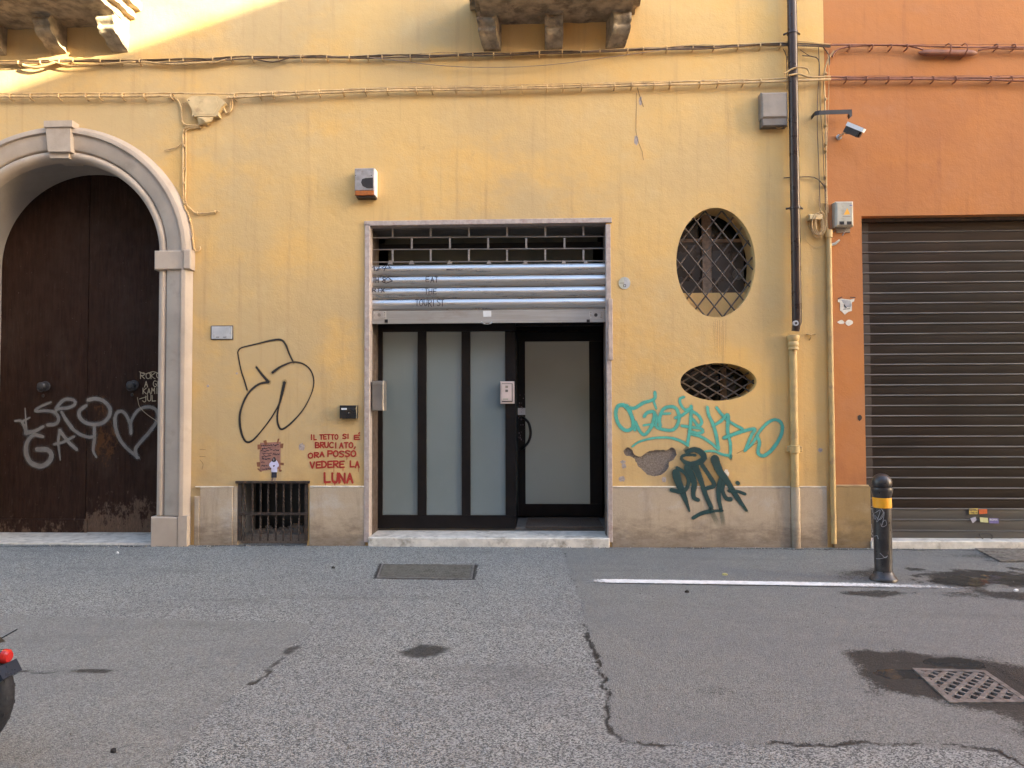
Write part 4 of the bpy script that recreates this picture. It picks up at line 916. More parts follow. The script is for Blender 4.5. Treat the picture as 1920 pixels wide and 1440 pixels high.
def slatmesh(h, bulge=.0035):
    x0_, x1_ = OS[0]+.004, SXE-.004
    pr = [(.012, 0), (-.006, .001), (-.010, .004), (-.010, .009), (-.004, .015), (.002, .016)] + [(.002+(-bulge)*math.sin(math.pi*t), .017+(h-.020)*t) for t in np.linspace(0, 1, 6)] + [(.008, h-.002)]
    mb = MB(); n = len(pr); NX = 22; sd = random.random()*50; tl_ = random.uniform(-.0012, .0012)
    for q in range(NX+1):
        x = x0_+(x1_-x0_)*q/NX; dy = noise.noise(Vector((x*1.7, sd, 0)))*.0035; dz = noise.noise(Vector((x*1.1, 0, sd)))*.0016+tl_*(q/NX-.5)*2
        mb.v += [Vector((x, YR+y+dy, z+dz)) for y, z in pr]
    mb.a = [1.0]*len(mb.v)
    for q in range(NX): mb.f += [(q*n+i_, (q+1)*n+i_, (q+1)*n+i_+1, q*n+i_+1) for i_ in range(n-1)]
    return mb
EDG = gsteel('pale_slat_lip', (.145, .13, .115), .2, .4, .3)  # lower lip of each slat paler than its face
for k in range(ns):
    mb = slatmesh(ph); z0_ = zlow+k*ph; mb.xform(Matrix.Translation((0, 0, z0_))); s_ = obj('slat', mb, SLATM, rs2, smooth=45, loc=(OS[0], YR, z0_))
    s_.data.materials.append(EDG)
    for p_ in s_.data.polygons:
        zc = p_.center.z
        if zc < .0155 and len(p_.vertices) == 4: p_.material_index = 1
q2 = [955, 975.5, 996]
for k in range(2):
    za_ = U(1640, q2[k+1], YR).z; h2 = U(1640, q2[k], YR).z-za_; mb = slatmesh(h2); mb.xform(Matrix.Translation((0, 0, za_))); obj('slat', mb, SLATG, rs2, smooth=45)
za_ = U(1640, 1013, YR).z; mb = MB(); mb.box(OS[0]+.004, SXE-.004, YR-.012, YR+.02, za_+.02, U(1640, 996.5, YR).z); mb.box(OS[0]+.004, SXE-.004, YR-.03, YR+.02, za_+.004, za_+.018); obj('bottom_bar', mb, SLATG, rs2)
mb = MB(); mb.tube(catmull([U(1836, 1001, YR-.05), U(1856, 1000.5, YR-.05), U(1861, 1007, YR-.05), U(1855, 1013, YR-.05), U(1846, 1013, YR-.05), U(1839, 1006, YR-.05), U(1836, 1001, YR-.05)], .02), .006, 6, False); obj('pull_ring', mb, BLM, rs2)
mb = MB(); mb.box(OS[0]+.0, SXE, YR-.05, YR+.02, zt2+.002, OS[3]+.0); obj('head_shade_strip', mb, IRON, rs2)  # dark strip standing in for the shadow under the top of the opening
def sticker(nm, pts, col, lab, plane=YR-.013, txt=None, par=None):
    P = [U(a, b, plane) for a, b in pts]; mb = MB(); mb.prism([(p.x, p.z) for p in P], plane-.0008, plane+.0002); P0 = P[0]
    o = obj(nm, mb, simple(nm+'_print', col, .5, var=.15, vs=60, bump=0), loc=(P0.x, plane, P0.z), smooth=0); tag(o, lab, 'sticker')
    if txt:
        mb = MB()
        for t in txt[0]: text(mb, t[0], t[1], t[2], t[3], t[4], t[5], plane=plane-.0009, y=-.0004, jit=.03)
        obj('print', mb, paint(nm+'_ink', txt[1], .2, .3, 200), o, attr=True, smooth=0)
    return o
sticker('yellow_sticker', [(1817, 954), (1833, 953), (1833, 964), (1817, 964)], (.55, .40, .08), 'yellow sticker with dark lettering upper left on the brown shutter', txt=([('HOTEL', 1818, 955, 1832, 957.5, .8), ('ITALIA', 1818, 960, 1832, 962.5, .8)], (.03, .03, .05)))
sticker('red_sticker', [(1835, 955), (1851, 954.5), (1851, 963), (1836, 964)], (.50, .10, .02), 'orange-red rectangular sticker upper right on the brown shutter')
sticker('tilted_sticker', [(1819, 972), (1829, 969), (1831, 975), (1824, 981)], (.35, .34, .42), 'small tilted lilac and white sticker on the grey shutter slat')
sticker('pale_green_sticker', [(1837, 970), (1852, 971), (1853, 980), (1838, 979)], (.50, .50, .25), 'pale green square sticker between lilac and purple ones')
sticker('purple_sticker', [(1854, 971), (1872, 972), (1873, 981.5), (1855, 981)], (.13, .11, .28), 'purple sticker with pale print lowest right on the shutter', txt=([('ROMA', 1856, 973, 1870, 976, .8)], (.5, .5, .6)))
mb = MB(); z1_ = U(1700, 1014.5, -.04).z; mb.cham(OS[0]+.02, SXE+.1, -.045, .3, -.05, z1_-.0, .006); obj('threshold', mb, MARW, obd)
smallorange = MB()
for cx, cy, rx, ry in ((1612, 783, 4, 5), (1577, 604, 6, 3.5), (1592, 605, 7, 5)):
    c = U(cx, cy); mb = MB(); mb.prism([(c.x+rx*S*math.cos(t)*(1+.4*noise.noise(Vector((t*1.7, cx, 0)))), c.z+ry*S*math.sin(t)*(1+.4*noise.noise(Vector((t, cy, 3))))) for t in np.linspace(0, 2*math.pi, 15)[:-1]], -.003, .003)
    obj('plaster_chip', mb, PWH if cx != 1612 else IRON, obd, smooth=0)

# torn poster on the orange pier
tp = thing('torn_poster', U(1588, 575), 'small torn white poster with a black figure on the orange pier', 'poster')
mb = MB(); mb.prism([(U(a, b).x, U(a, b).z) for a, b in ((1571, 562), (1578, 560), (1594, 562), (1602, 560), (1601, 565), (1597, 567), (1597, 583), (1590, 585), (1584, 590), (1578, 584), (1575, 582), (1575, 567), (1571, 566))], -.004, -.001); obj('paper', mb, simple('torn_poster_paper', (.60, .57, .50), .8, var=.12, vs=30), tp, smooth=0)
mb = MB(); mb.prism([(U(a, b).x, U(a, b).z) for a, b in ((1577, 562.5), (1594, 563.5), (1596.5, 572), (1594, 577), (1588, 576), (1582, 570))], -.0048, -.0041); obj('grey_print', mb, simple('poster_grey_print', (.33, .33, .34), .7), tp, smooth=0)
mb = MB(); stroke(mb, [(1582, 571), (1584, 575), (1587, 577)], [1.5, 3.4, 1.2], y=-.0052); stroke(mb, [(1581, 580), (1586, 579.5), (1593, 579)], 1.2, y=-.0052); stroke(mb, [(1571, 560), (1578, 557)], 1.8, y=-.0052); stroke(mb, [(1594, 557.5), (1603, 558)], 1.6, y=-.0052); obj('ink', mb, P_MARK, tp, attr=True, smooth=0)

# ------------------------------------------------------------------ BALCONIES
def rough(mb, sub, amp, sc_=9, seed=0):
    bm = bmesh.new(); vs = [bm.verts.new(v) for v in mb.v]; bm.verts.ensure_lookup_table()
    for f in mb.f:
        try: bm.faces.new([vs[i] for i in f])
        except ValueError: pass
    for _ in range(sub): bmesh.ops.subdivide_edges(bm, edges=[e for e in bm.edges if e.calc_length() > .03], cuts=1, use_grid_fill=True)
    for v in bm.verts:
        p = v.co*sc_ + Vector((seed, 0, 0)); v.co += Vector((noise.noise(p), noise.noise(p+Vector((9, 0, 0))), noise.noise(p+Vector((0, 9, 0)))))*amp + Vector((noise.noise(p*3.1), noise.noise(p*3.1+Vector((5, 0, 0))), noise.noise(p*3.1+Vector((0, 5, 0)))))*amp*.5
    o = MB(); bm.verts.index_update(); o.add([v.co.copy() for v in bm.verts], [[v.index for v in f.verts] for f in bm.faces]); bm.free(); return o
def console(px, zt_, wpx, depth, drop, fdrop, skew=0):
    c = U(px, 92); x = c.x; w2 = wpx*S/2
    pr = [(.03, zt_), (-depth-.02, zt_)]
    for t in np.linspace(0, 1, 9): pr.append((-depth+.012-.042*math.sin(math.pi*t), zt_-.03-t*(fdrop-.10)))
    for t in np.linspace(.12, 1, 8): pr.append((-depth+.02-.030*math.sin(math.pi*t)+.03*t, zt_-fdrop+.07-t*.09))
    pr += [(-depth*.72, zt_-fdrop-.03), (-depth*.4, zt_-drop+.03), (-.05, zt_-drop+.004), (-.02, zt_-drop-.012), (.03, zt_-drop-.012)]
    n = len(pr); mb = MB()
    for k, (f, ins) in enumerate(((-1, 0), (-.7, .0), (-.55, .012), (.55, .012), (.7, 0), (1, 0))):
        mb.v += [Vector((x+w2*f+skew*(-y), y+(ins if y < -.08 else 0), z)) for y, z in pr]
    mb.a = [1.0]*len(mb.v)
    for k in range(5): mb.f += [(k*n+i, (k+1)*n+i, (k+1)*n+(i+1) % n, k*n+(i+1) % n) for i in range(n)]
    mb.f += [tuple(range(n)), tuple(range(5*n, 6*n))[::-1]]
    return rough(mb, 1, .012, 11, px)
bc = thing('stone_balcony', (.5, 0, U(1040, 44).z), 'weathered brown stone balcony on three brackets above the shop entrance', 'balcony')
zj = U(1040, 44).z
xl = U(905, 44).x; xr_ = U(1180, 44).x
mb = MB(); mb.box(xl, xr_, -.72, .03, zj, zj+.10); obj('slab', rough(mb, 5, .012, 7), STON, bc, smooth=60)
mb = MB(); mb.box(xl-.07, xr_+.06, -.80, .03, zj+.085, zj+.19); obj('cornice', rough(mb, 5, .014, 9), STON, bc, smooth=60)
mb = MB(); mb.box(xl-.14, xr_+.12, -.86, .03, zj+.175, zj+.28); obj('cornice', rough(mb, 5, .012, 9), STON, bc, smooth=60)
for px, sk in ((924, -.22), (1038.5, 0), (1153, .25)): obj('bracket', console(px, zj+.01, 33, .24, .31, .22, sk), STON, bc, smooth=60)
mb = MB(); mb.tube(catmull([Vector((xl-.34, -.35, zj+.36)), Vector((xl-.26, -.35, zj+.22)), Vector((xl-.12, -.33, zj+.17))], .03), .022, 8); obj('dark_drain_spout', mb, BLK, bc)
def railing(parent, x0_, x1_, y0_, zb_):
    mb = MB(); mb.tube([(x0_, y0_, zb_+1.0), (x1_, y0_, zb_+1.0)], .02, 8); obj('handrail', mb, BLM, parent)
    n = int((x1_-x0_)/.13)
    for i in range(n+1): mb = MB(); x = x0_+(x1_-x0_)*i/n; mb.tube([(x, y0_, zb_-.02), (x, y0_, zb_+1.0)], .008, 5); obj('baluster', mb, BLM, parent)
railing(bc, xl-.08, xr_+.06, -.80, zj+.28)
zj2 = U(100, 53).z
bl = thing('stone_balcony', (-5.3, 0, zj2), 'sunlit crumbling stone balcony above the arched door', 'balcony')
xr2 = U(243, 53).x; xl2 = xr2-2.15
mb = MB(); mb.box(xl2, xr2, -.72, .03, zj2, zj2+.10); obj('slab', rough(mb, 5, .014, 7, 3), STON, bl, smooth=60)
mb = MB(); mb.box(xl2-.07, xr2+.07, -.80, .03, zj2+.085, zj2+.19); obj('cornice', rough(mb, 5, .016, 9, 4), STOU, bl, smooth=60)
mb = MB(); mb.box(xl2-.13, xr2+.14, -.86, .03, zj2+.175, zj2+.28); obj('cornice', rough(mb, 5, .014, 9, 5), STOU, bl, smooth=60)
for px, mt in ((-2, STON), (111, STON), (226, STOU)): obj('bracket', console(px, zj2+.01, 32, .30, .31, .20, 0), mt, bl, smooth=60)
railing(bl, xl2-.07, xr2+.08, -.80, zj2+.28)

# ------------------------------------------------------------------ CABLES
OFF = 0.0
def cpath(px, dep, jit=0, seed=0, step=.06):
    P = [U(a, b, 0) for a, b in px]; Q = catmull([Vector((p.x, 0, p.z)) for p in P], step)
    return [Vector((q.x, -dep-(OFF if dep < .1 else 0)-abs(noise.noise(Vector((q.x*2+seed, 3, q.z))))*.012, q.z+noise.noise(Vector((q.x*2.2, seed*3.1, 0)))*jit)) for q in Q]
def cable(parent, px, r, mat, dep=None, jit=0, seed=0, n=6, nm='cable'):
    mb = MB(); mb.tube(cpath(px, dep if dep is not None else r, jit, seed), r, n); return obj(nm, mb, mat, parent, smooth=60)
def off(px, dy, dx=0): return [(a+dx, b+dy) for a, b in px]
def interp(px, x):
    for i in range(len(px)-1):
        if px[i][0] <= x <= px[i+1][0]: t = (x-px[i][0])/(px[i+1][0]-px[i][0]); return px[i][1]+t*(px[i+1][1]-px[i][1])
    return px[-1][1]
def clip(parent, x, y, mat, h=9, w=3, d=.03):
    mb = MB(); c = U(x, y); hw = w*S/2; hh2 = h*S/2; d = d+OFF
    mb.tube([(c.x, .004, c.z+hh2), (c.x, -d*.7, c.z+hh2*.9), (c.x, -d, c.z+hh2*.3), (c.x, -d, c.z-hh2*.5), (c.x, -d*.6, c.z-hh2), (c.x, .004, c.z-hh2)], hw, 5); obj('clip', mb, mat, parent)
UP = [(-60, 122), (60, 120), (150, 117), (300, 118), (420, 113), (560, 110), (700, 110), (860, 107), (1000, 103), (1150, 98), (1300, 92), (1480, 87), (1553, 90)]
OFF = .03
uc = thing('cable_bundle', U(700, 110), 'upper run of brown and cream cables clipped along the yellow wall', 'cables')
cable(uc, off(UP, 2), .010, CABY, .012, .006, 1); cable(uc, off(UP, -1), .0085, CABB, .014, .016, 2); cable(uc, off(UP, 3), .007, CABB, .026, .022, 3); cable(uc, off(UP, -2), .005, CABY, .024, .020, 4); cable(uc, off(UP, .5), .0045, CABB, .03, .024, 5)
cable(uc, [(270, 120), (330, 124), (400, 121), (430, 115)], .014, CABY, .02, .004, 6)
cable(uc, [(480, 115), (515, 121), (545, 113)], .008, CABB, .024, 0, 6)
cable(uc, [(693, 113), (740, 118), (830, 128), (920, 131), (1010, 128), (1100, 118), (1200, 104), (1280, 93)], .0035, CABG, .03, 0, 6)
cable(uc, [(50, 126), (58, 129), (75, 131), (92, 128), (110, 122)], .016, BOXY, .03, 0, 3, nm='splice_sleeve')
cable(uc, [(100, 119), (140, 128), (200, 124), (260, 121)], .010, CABY, .03, .004, 3)
for i, x in enumerate(np.arange(28, 1480, 41)):
    clip(uc, x+random.uniform(-14, 14), interp(UP, x)+1, CABY, 9, 2.6, .036)
LO = [(-60, 184), (330, 183), (430, 184), (480, 182), (620, 175), (740, 172), (960, 169), (1200, 162), (1400, 157), (1480, 154), (1554, 152)]
OFF = .05
lc = thing('cable_bundle', U(700, 172), 'lower run of thick cream painted cables clipped along the yellow wall', 'cables')
cable(lc, off([p for p in LO if p[0] < 340], -4)+[(350, 179.5), (430, 180), (480, 178), (540, 175)], .0085, CABY, .010, .003, 1)
cable(lc, [(-60, 186), (325, 185)], .012, CABY, .016, .002, 2)
cable(lc, [(430, 188), (480, 186), (620, 179), (740, 175), (960, 172), (1200, 165), (1400, 160), (1480, 157), (1553, 154)], .0125, CABY, .016, .003, 3)
cable(lc, [(480, 180), (620, 174), (740, 170.5), (960, 168), (1200, 160.5), (1400, 155), (1470, 152), (1553, 149)], .009, CABY, .012, .003, 4)
cable(lc, [(560, 176), (740, 168), (960, 164), (1200, 158), (1400, 153)], .0035, CABY, .012, .002, 5)
cable(lc, [(1462, 150), (1476, 141), (1492, 138), (1505, 141), (1508, 150)], .009, CABY, .15, 0, 6)
cable(lc, [(1470, 153), (1482, 151), (1492, 151), (1503, 155), (1512, 156)], .010, CABY, .15, 0, 6)
for x in np.arange(34, 1470, 41):
    if 335 < x < 430: continue
    clip(lc, x+random.uniform(-11, 11), interp(LO, x)+1, CABY, 10, 2.6, .032)
UO = [(1553, 90), (1590, 92), (1640, 91), (1700, 93), (1735, 98), (1760, 99)]
oc = thing('cable_bundle', U(1740, 97), 'upper orange painted cables with a thick splice sleeve on the orange wall', 'cables')
cable(oc, [(1556, 112), (1562, 102), (1580, 94), (1640, 90), (1700, 92), (1725, 99)], .010, CABO, .012, .002, 1)
cable(oc, [(1553, 90), (1600, 89.5), (1700, 91), (1800, 94), (2100, 92)], .009, CABO, .014, .003, 2)
cable(oc, [(1828, 100), (1850, 96), (1900, 97), (2100, 96)], .010, CABO, .014, .002, 3); cable(oc, [(1556, 88), (1760, 89), (2100, 87)], .003, CABO, .012, .002, 4)
mb = MB(); ca = U(1722, 99, -.05); cb = U(1832, 100, -.05); mb.tube([ca.lerp(cb, t) for t in (0, .07, .14, .86, .93, 1)], [.010, .030, .036, .036, .030, .010], 14); obj('splice_sleeve', mb, CABO, oc)
for x in (1769, 1799): clip(oc, x, 100, CABO, 22, 2.2, .10)
for x in (1588, 1630, 1665, 1695, 1862, 1895): clip(oc, x, 92, CABO, 9, 2.6, .036)
ol = thing('cable_bundle', U(1740, 152), 'lower orange painted cables running straight across the orange wall', 'cables')
cable(ol, [(1554, 149), (1600, 150), (1750, 151), (1920, 150), (2100, 148)], .010, CABO, .012, .002, 1); cable(ol, [(1553, 154), (1600, 154), (1750, 154), (1850, 155), (1920, 157), (2100, 156)], .011, CABO, .014, .002, 2); cable(ol, [(1556, 148), (1750, 147.5), (2100, 146)], .003, CABO, .012, .001, 3)
for x in (1582, 1620, 1661, 1705, 1744, 1786, 1852, 1890): clip(ol, x, 152, CABO, 10, 2.6, .032)
mb = MB(); c = U(1872, 146, -.02); mb.tube([(c.x+.022*math.cos(t), -.02, c.z+.02*math.sin(t)) for t in np.linspace(0, 5.2, 14)], .004, 5); obj('cable_curl', mb, CABO, ol)
OFF = .008
vl = thing('cable_drop', U(347, 300), 'cream cables dropping from the wall box beside the arched door', 'cables')
cable(vl, [(318, 185), (330, 186), (338, 194), (342, 212), (344, 230), (352, 236), (366, 236), (374, 235)], .010, CABY, .012, 0, 1)
cable(vl, [(352, 194), (344, 196), (342, 210), (344, 228)], .007, CABY, .012, 0, 5)
cable(vl, [(375, 238), (360, 239), (349, 241), (345, 250), (345, 300), (346, 380), (354, 400), (362, 430), (365, 465), (371, 472), (377, 468), (376, 463)], .009, CABY, .012, 0, 2)
cable(vl, [(378, 241), (362, 242), (351, 246), (350, 260), (350.5, 320), (350, 378), (357, 390), (366, 399), (375, 401), (395, 400), (412, 397)], .008, CABY, .012, 0, 3)
cable(vl, [(345, 262), (341, 272), (328, 279), (310, 283)], .007, CABY, .012, 0, 4)
cable(vl, [(430, 182), (437, 190), (436, 205), (430, 213), (420, 210), (412, 200)], .010, CABY, .014, 0, 6); cable(vl, [(445, 186), (438, 186), (434, 196), (433, 208), (427, 213)], .009, CABY, .014, 0, 7)
for x, y in ((347, 249), (348, 275), (348, 318), (348, 345), (349, 383), (358, 414), (363, 449), (405, 398), (372, 401)): clip(vl, x, y, CABY, 4, 2.4, .03)
OFF = .012
vr = thing('cable_drop', U(1545, 280), 'loose vertical wires and pipe hugging the yellow corner of the wall', 'cables')
cable(vr, [(1540, 90), (1548, 100), (1553, 110), (1553, 125)], .006, CABB, .014, 0, 1); cable(vr, [(1562, 98), (1553, 110), (1546, 128), (1543, 150), (1545, 200), (1547, 300), (1548, 420), (1552, 445)], .010, CABY, .014, 0, 2)
cable(vr, [(1533, 90), (1534, 130), (1531, 200), (1531, 250), (1534, 330), (1536, 400)], .0045, CABB, .012, .004, 3); cable(vr, [(1550, 96), (1552, 150), (1550, 250), (1547, 320), (1551, 400)], .004, CABY, .012, .004, 4)
cable(vr, [(1498, 96), (1515, 107), (1532, 113), (1535, 140), (1536, 200), (1540, 260), (1543, 330), (1546, 395)], .004, CABB, .018, .004, 5); cable(vr, [(1502, 107), (1528, 110), (1534, 120)], .006, CABB, .018, 0, 5)
cable(vr, [(1468, 335), (1500, 333), (1525, 334), (1540, 346), (1547, 362), (1548, 400)], .006, CABB, .014, 0, 6)
cable(vr, [(1467, 94), (1473, 108), (1474, 150), (1474, 170)], .0045, CABB, .012, .004, 7); cable(vr, [(1480, 106), (1475, 108), (1474, 118)], .004, CABB, .012, 0, 7)
cable(vr, [(1533, 370), (1534, 390), (1540, 405)], .006, CABY, .016, 0, 8)
for y in (140, 188, 238, 273, 285, 334, 350, 384): clip(vr, 1546.5, y, CABY, 3.5, 3.5, .03)
OFF = 0.0
cp = thing('corner_conduit', U(1553, 700), 'long yellow painted conduit pipe running down the building corner to the ground', 'pipe')
mb = MB(); a = U(1551.5, 440); b = U(1556, 1018); mb.tube([(a.x, -.03, a.z), (a.x, -.03, (a.z+b.z)/2), (a.x+.0, -.03, b.z)], .030, 14); obj('pipe', mb, CPIP, cp)
mb = MB(); mb.tube([(a.x, -.03, U(1550, 433).z), (a.x, -.03, U(1550, 447).z)], .042, 14); obj('collar', mb, CPIP, cp)

# hanging coiled cables under a small cover
cc = thing('cable_cover', U(1530, 404), 'small cream hood with coils of spare cable hanging beneath it', 'cable box')
mb = MB(); mb.pcham(1517, 401, 1543, 412, -.075, 0, .012); obj('hood', mb, BOXY, cc)
for k in range(8):
    cx = 1527+random.uniform(-3, 9); ry = random.uniform(14, 22); rx = random.uniform(6, 12); c = U(cx, 424+random.uniform(-3, 3)); ph_ = random.uniform(0, 1)
    mb = MB(); mb.tube([(c.x+rx*S*math.cos(t), -.02-.008*k+.006*math.sin(2*t), c.z+ry*S*math.sin(t)) for t in np.linspace(0, 2*math.pi, 22)], random.choice((.004, .006, .0075)), 6, False); obj('cable_coil', mb, CABY, cc)
mb = MB(); c = U(1532, 440); mb.tube([(c.x+23*S*math.cos(t), -.015, c.z+24*S*math.sin(t)) for t in np.linspace(2.2, 5.6, 20)], .002, 5); obj('cable_coil', mb, CABY, cc)

# wall box left
jb = thing('junction_box', U(385, 200), 'cream painted odd-shaped telephone junction box hanging from the lower cables', 'junction box')
JP = [(361, 181.5), (409, 181.5), (420, 189), (424, 194), (417, 200), (413, 207), (410, 210), (411, 219), (361, 219), (362, 209), (351, 187)]
mb = MB(); mb.prism([(U(a, b, -.06).x, U(a, b, -.06).z) for a, b in JP], -.075, 0); obj('cover', mb, BOXY, jb)
mb = MB(); mb.prism([(U(a, b, -.06).x, U(a, b, -.06).z) for a, b in ((365, 184.5), (406, 184.5), (411, 200), (400, 215.5), (368, 215.5), (363, 205))], -.079, -.0752); obj('raised_panel', mb, BOXY, jb)
mb = MB(); mb.add([U(369, 219, -.06), U(402, 219, -.06), U(397, 228, -.05), U(388, 234, -.03), U(373, 235, -.03), U(378, 222, -.09), U(386, 229, -.075), U(371, 219, 0), U(402, 219, 0), U(388, 235, 0), U(373, 235, 0)],
    [(0, 5, 4), (5, 6, 4), (5, 1, 6), (1, 2, 6), (6, 2, 3), (6, 3, 4), (0, 1, 5), (1, 8, 9), (1, 9, 2), (2, 9, 3), (3, 9, 10), (3, 10, 4), (0, 4, 10), (0, 10, 7)]); obj('crumpled_flap', mb, BOXY, jb, smooth=0)
for a, b in ((363, 217), (407, 217), (354, 188)): mb = MB(); c = U(a, b, -.08); mb.disc((c.x, c.z), .006, .006, -.083, -.07, 8); obj('screw', mb, IRON, jb)
cable(jb, [(418, 198), (423, 208), (426, 214)], .012, BOXY, .03, 0, 1, nm='spout')

# siren box
sb = thing('alarm_siren', U(685, 342), 'stained grey metal alarm siren with rusty orange strip above the shop left corner', 'alarm box')
mb = MB(); mb.pcham(665, 315, 701, 357, -.12, 0, .006); obj('casing', mb, GSI, sb)
mb = MB(); mb.prism([(U(a, b, -.12).x, U(a, b, -.12).z) for a, b in ((685, 334), (699.5, 333), (699.5, 353), (688, 353), (680, 349), (677, 342), (679, 336))], -.1225, -.1185); obj('speaker_opening', mb, BLM, sb)
part('lens', (665.5, 357, 701.5, 366), RSI, sb, -.118, 0, .006); part('base', (668, 366, 703, 370), IRON, sb, -.10, 0, .004)
mb = MB(); a = U(701.3, 320, -.12); mb.box(a.x, a.x+.012, -.112, 0, U(700, 366, -.1).z, U(700, 317, -.1).z); obj('white_side', mb, WHP, sb)
for a in ((667, 329), (696.5, 329)): mb = MB(); c = U(*a, -.12); mb.disc((c.x, c.z), .006, .006, -.124, -.118, 8); obj('screw', mb, BLM, sb)
# grey box right
gb = thing('utility_box', U(1452, 205), 'dusty grey rounded wall box with darker lower band beside the downpipe', 'utility box')
mb = MB(); mb.pcham(1427.5, 172, 1477.5, 221, -.11, 0, .02); obj('cover', mb, GBOX, gb)
mb = MB(); mb.pcham(1429, 221, 1477, 236, -.10, 0, .012); obj('lower_band', mb, GBOD, gb)
cable(gb, [(1450, 236), (1453, 243), (1462, 243), (1468, 237)], .006, CABY, .05, 0, 2)
# bracket + camera
br = thing('black_bracket', U(1560, 212), 'flat black metal bracket arm sticking out across the building corner', 'bracket')
bp = [U(1521, 221, 0), U(1528, 213, -.10), U(1536, 211, -.12), U(1597, 209, -.13)]
mb = MB()
for i in range(3):
    a, b = bp[i], bp[i+1]; hz = .024
    mb.add([a+Vector((0, 0, hz)), b+Vector((0, 0, hz)), b-Vector((0, 0, hz)), a-Vector((0, 0, hz)), a+Vector((0, .006, hz)), b+Vector((0, .006, hz)), b+Vector((0, .006, -hz)), a+Vector((0, .006, -hz))], [(3, 2, 1, 0), (4, 5, 6, 7), (0, 1, 5, 4), (2, 3, 7, 6), (1, 2, 6, 5), (0, 4, 7, 3)])
e_ = bp[3]; mb.prism([(e_.x-.004, e_.z+.024), (e_.x+.004, e_.z+.024), (e_.x+.004, e_.z-.05), (e_.x-.02, e_.z-.07), (e_.x-.028, e_.z-.03)], e_.y, e_.y+.05); obj('arm', mb, BLM, br)
cm = thing('security_camera', U(1580, 255), 'white bullet security camera on a silver mount fixed to the orange wall', 'security camera')
def obox(mb, c, ax, sd, up3, l, w_, h2):
    v = [c+ax*(i*l/2)+sd*(j*w_/2)+up3*(k*h2/2) for i in (-1, 1) for j in (-1, 1) for k in (-1, 1)]
    mb.add(v, [(0, 1, 3, 2), (4, 6, 7, 5), (0, 4, 5, 1), (2, 3, 7, 6), (0, 2, 6, 4), (1, 5, 7, 3)])
a = U(1590, 233.5, -.16); b = U(1619, 245.5, -.23); ax = (b-a).normalized(); side = ax.cross(Vector((0, -.25, 1))).normalized(); up_ = side.cross(ax)
mid_ = (a+b)/2; ln = (b-a).length
mb = MB(); obox(mb, mid_+up_*.004, ax, side, up_, ln*1.05, .12, .042); obj('sunshield', mb, WHP, cm)
mb = MB(); obox(mb, mid_-up_*.050-ax*.012, ax, side, up_, ln*.86, .10, .070); obj('camera_body', mb, simple('camera_silver', (.06, .055, .055), .35, .3), cm)
mb = MB(); obox(mb, mid_-up_*.050-side*.051-ax*.012, ax, side, up_, ln*.5, .003, .045); obj('side_label', mb, GSI, cm)
mb = MB(); e2 = mid_-up_*.05+ax*ln*.42; mb.tube([e2-ax*.01, e2+ax*.012], .03, 14); obj('lens', mb, BLK, cm)
mb = MB(); w0 = U(1572, 258, 0); mb.tube([(w0.x, -.002, w0.z), (w0.x, -.02, w0.z)], .032, 14); mb.tube([(w0.x, -.02, w0.z), (w0.x+.03, -.09, w0.z+.02), tuple(mid_-up_*.08-ax*.05)], .014, 8); obj('mount', mb, CHR, cm)
# pale electrical box
eb = thing('electrical_box', U(1583, 400), 'pale grey electrical box with yellow warning triangle above the orange pier', 'electrical box')
mb = MB(); mb.pcham(1567, 377, 1601, 424, -.10, 0, .018); obj('housing', mb, LGR, eb)
mb = MB(); c = [U(1582, 403, -.1), U(1594, 402, -.1), U(1588.5, 390, -.1)]; mb.prism([(p.x, p.z) for p in c], -.1015, -.0995); obj('warning_triangle', mb, YWN, eb, smooth=0)
part('sticker_label', (1580, 405, 1595, 406.5), GBOX, eb, -.1012, -.0995, .0002)
part('small_logo', (1593, 384, 1598, 386), simple('blue_print', (.12, .14, .28), .6), eb, -.1012, -.0995, .0002)
part('screw_recess', (1574, 415, 1583, 421), BLK, eb, -.101, -.099, .0003); part('screw_recess', (1588, 415, 1597, 421), BLK, eb, -.101, -.099, .0003)
part('lower_plate', (1569, 424, 1594, 436), GBOX, eb, -.02, 0, .003)
cable(eb, [(1586, 424), (1582, 433), (1578, 440), (1576, 444)], .006, GBOX, .05, 0, 1); cable(eb, [(1572, 424), (1560, 436), (1556, 430), (1556, 414)], .003, GBOX, .03, 0, 3)
mb = MB(); mb.tube([U(1574, 450, -.03), U(1566, 457, -.03), U(1555, 460, -.03)], [.010, .016, .016], 10); obj('conduit_end', mb, LGR, eb)

# downpipe
dp = thing('downpipe', (U(1491, 400).x, -.08, U(1490, 605).z), 'dark brown enamelled rainwater pipe running down the yellow wall', 'drainpipe')
DX = U(1491, 400, -.09).x
zb1 = U(1491, 604, -.09).z
mb = MB(); mb.tube([(DX, -.09, 13.4), (DX, -.09, zb1), (DX-.004, -.085, zb1-.03), (DX-.012, -.075, zb1-.10)], [.052, .052, .046, .043], 20); obj('pipe', mb, DSP, dp)
for py in (62, 390, -300, -600):
    z_ = U(1491, py, -.09).z; mb = MB(); mb.lathe([(.052, -.014), (.062, -.012), (.062, .012), (.052, .014)], (DX, -.09, z_), 20); mb.tube([(DX-.09, -.06, z_), (DX-.06, -.09, z_)], .012, 6); mb.tube([(DX+.09, -.06, z_), (DX+.06, -.09, z_)], .012, 6); obj('bracket', mb, DSP, dp)
mb = MB(); c = U(1492, 606, -.14); mb.tube([(c.x, -.11, c.z), (c.x, -.15, c.z)], .030, 14); obj('white_stub', mb, WHG, dp)
mb = MB(); mb.tube([(c.x, -.146, c.z), (c.x, -.153, c.z)], .014, 10); obj('stub_hole', mb, IRON, dp)
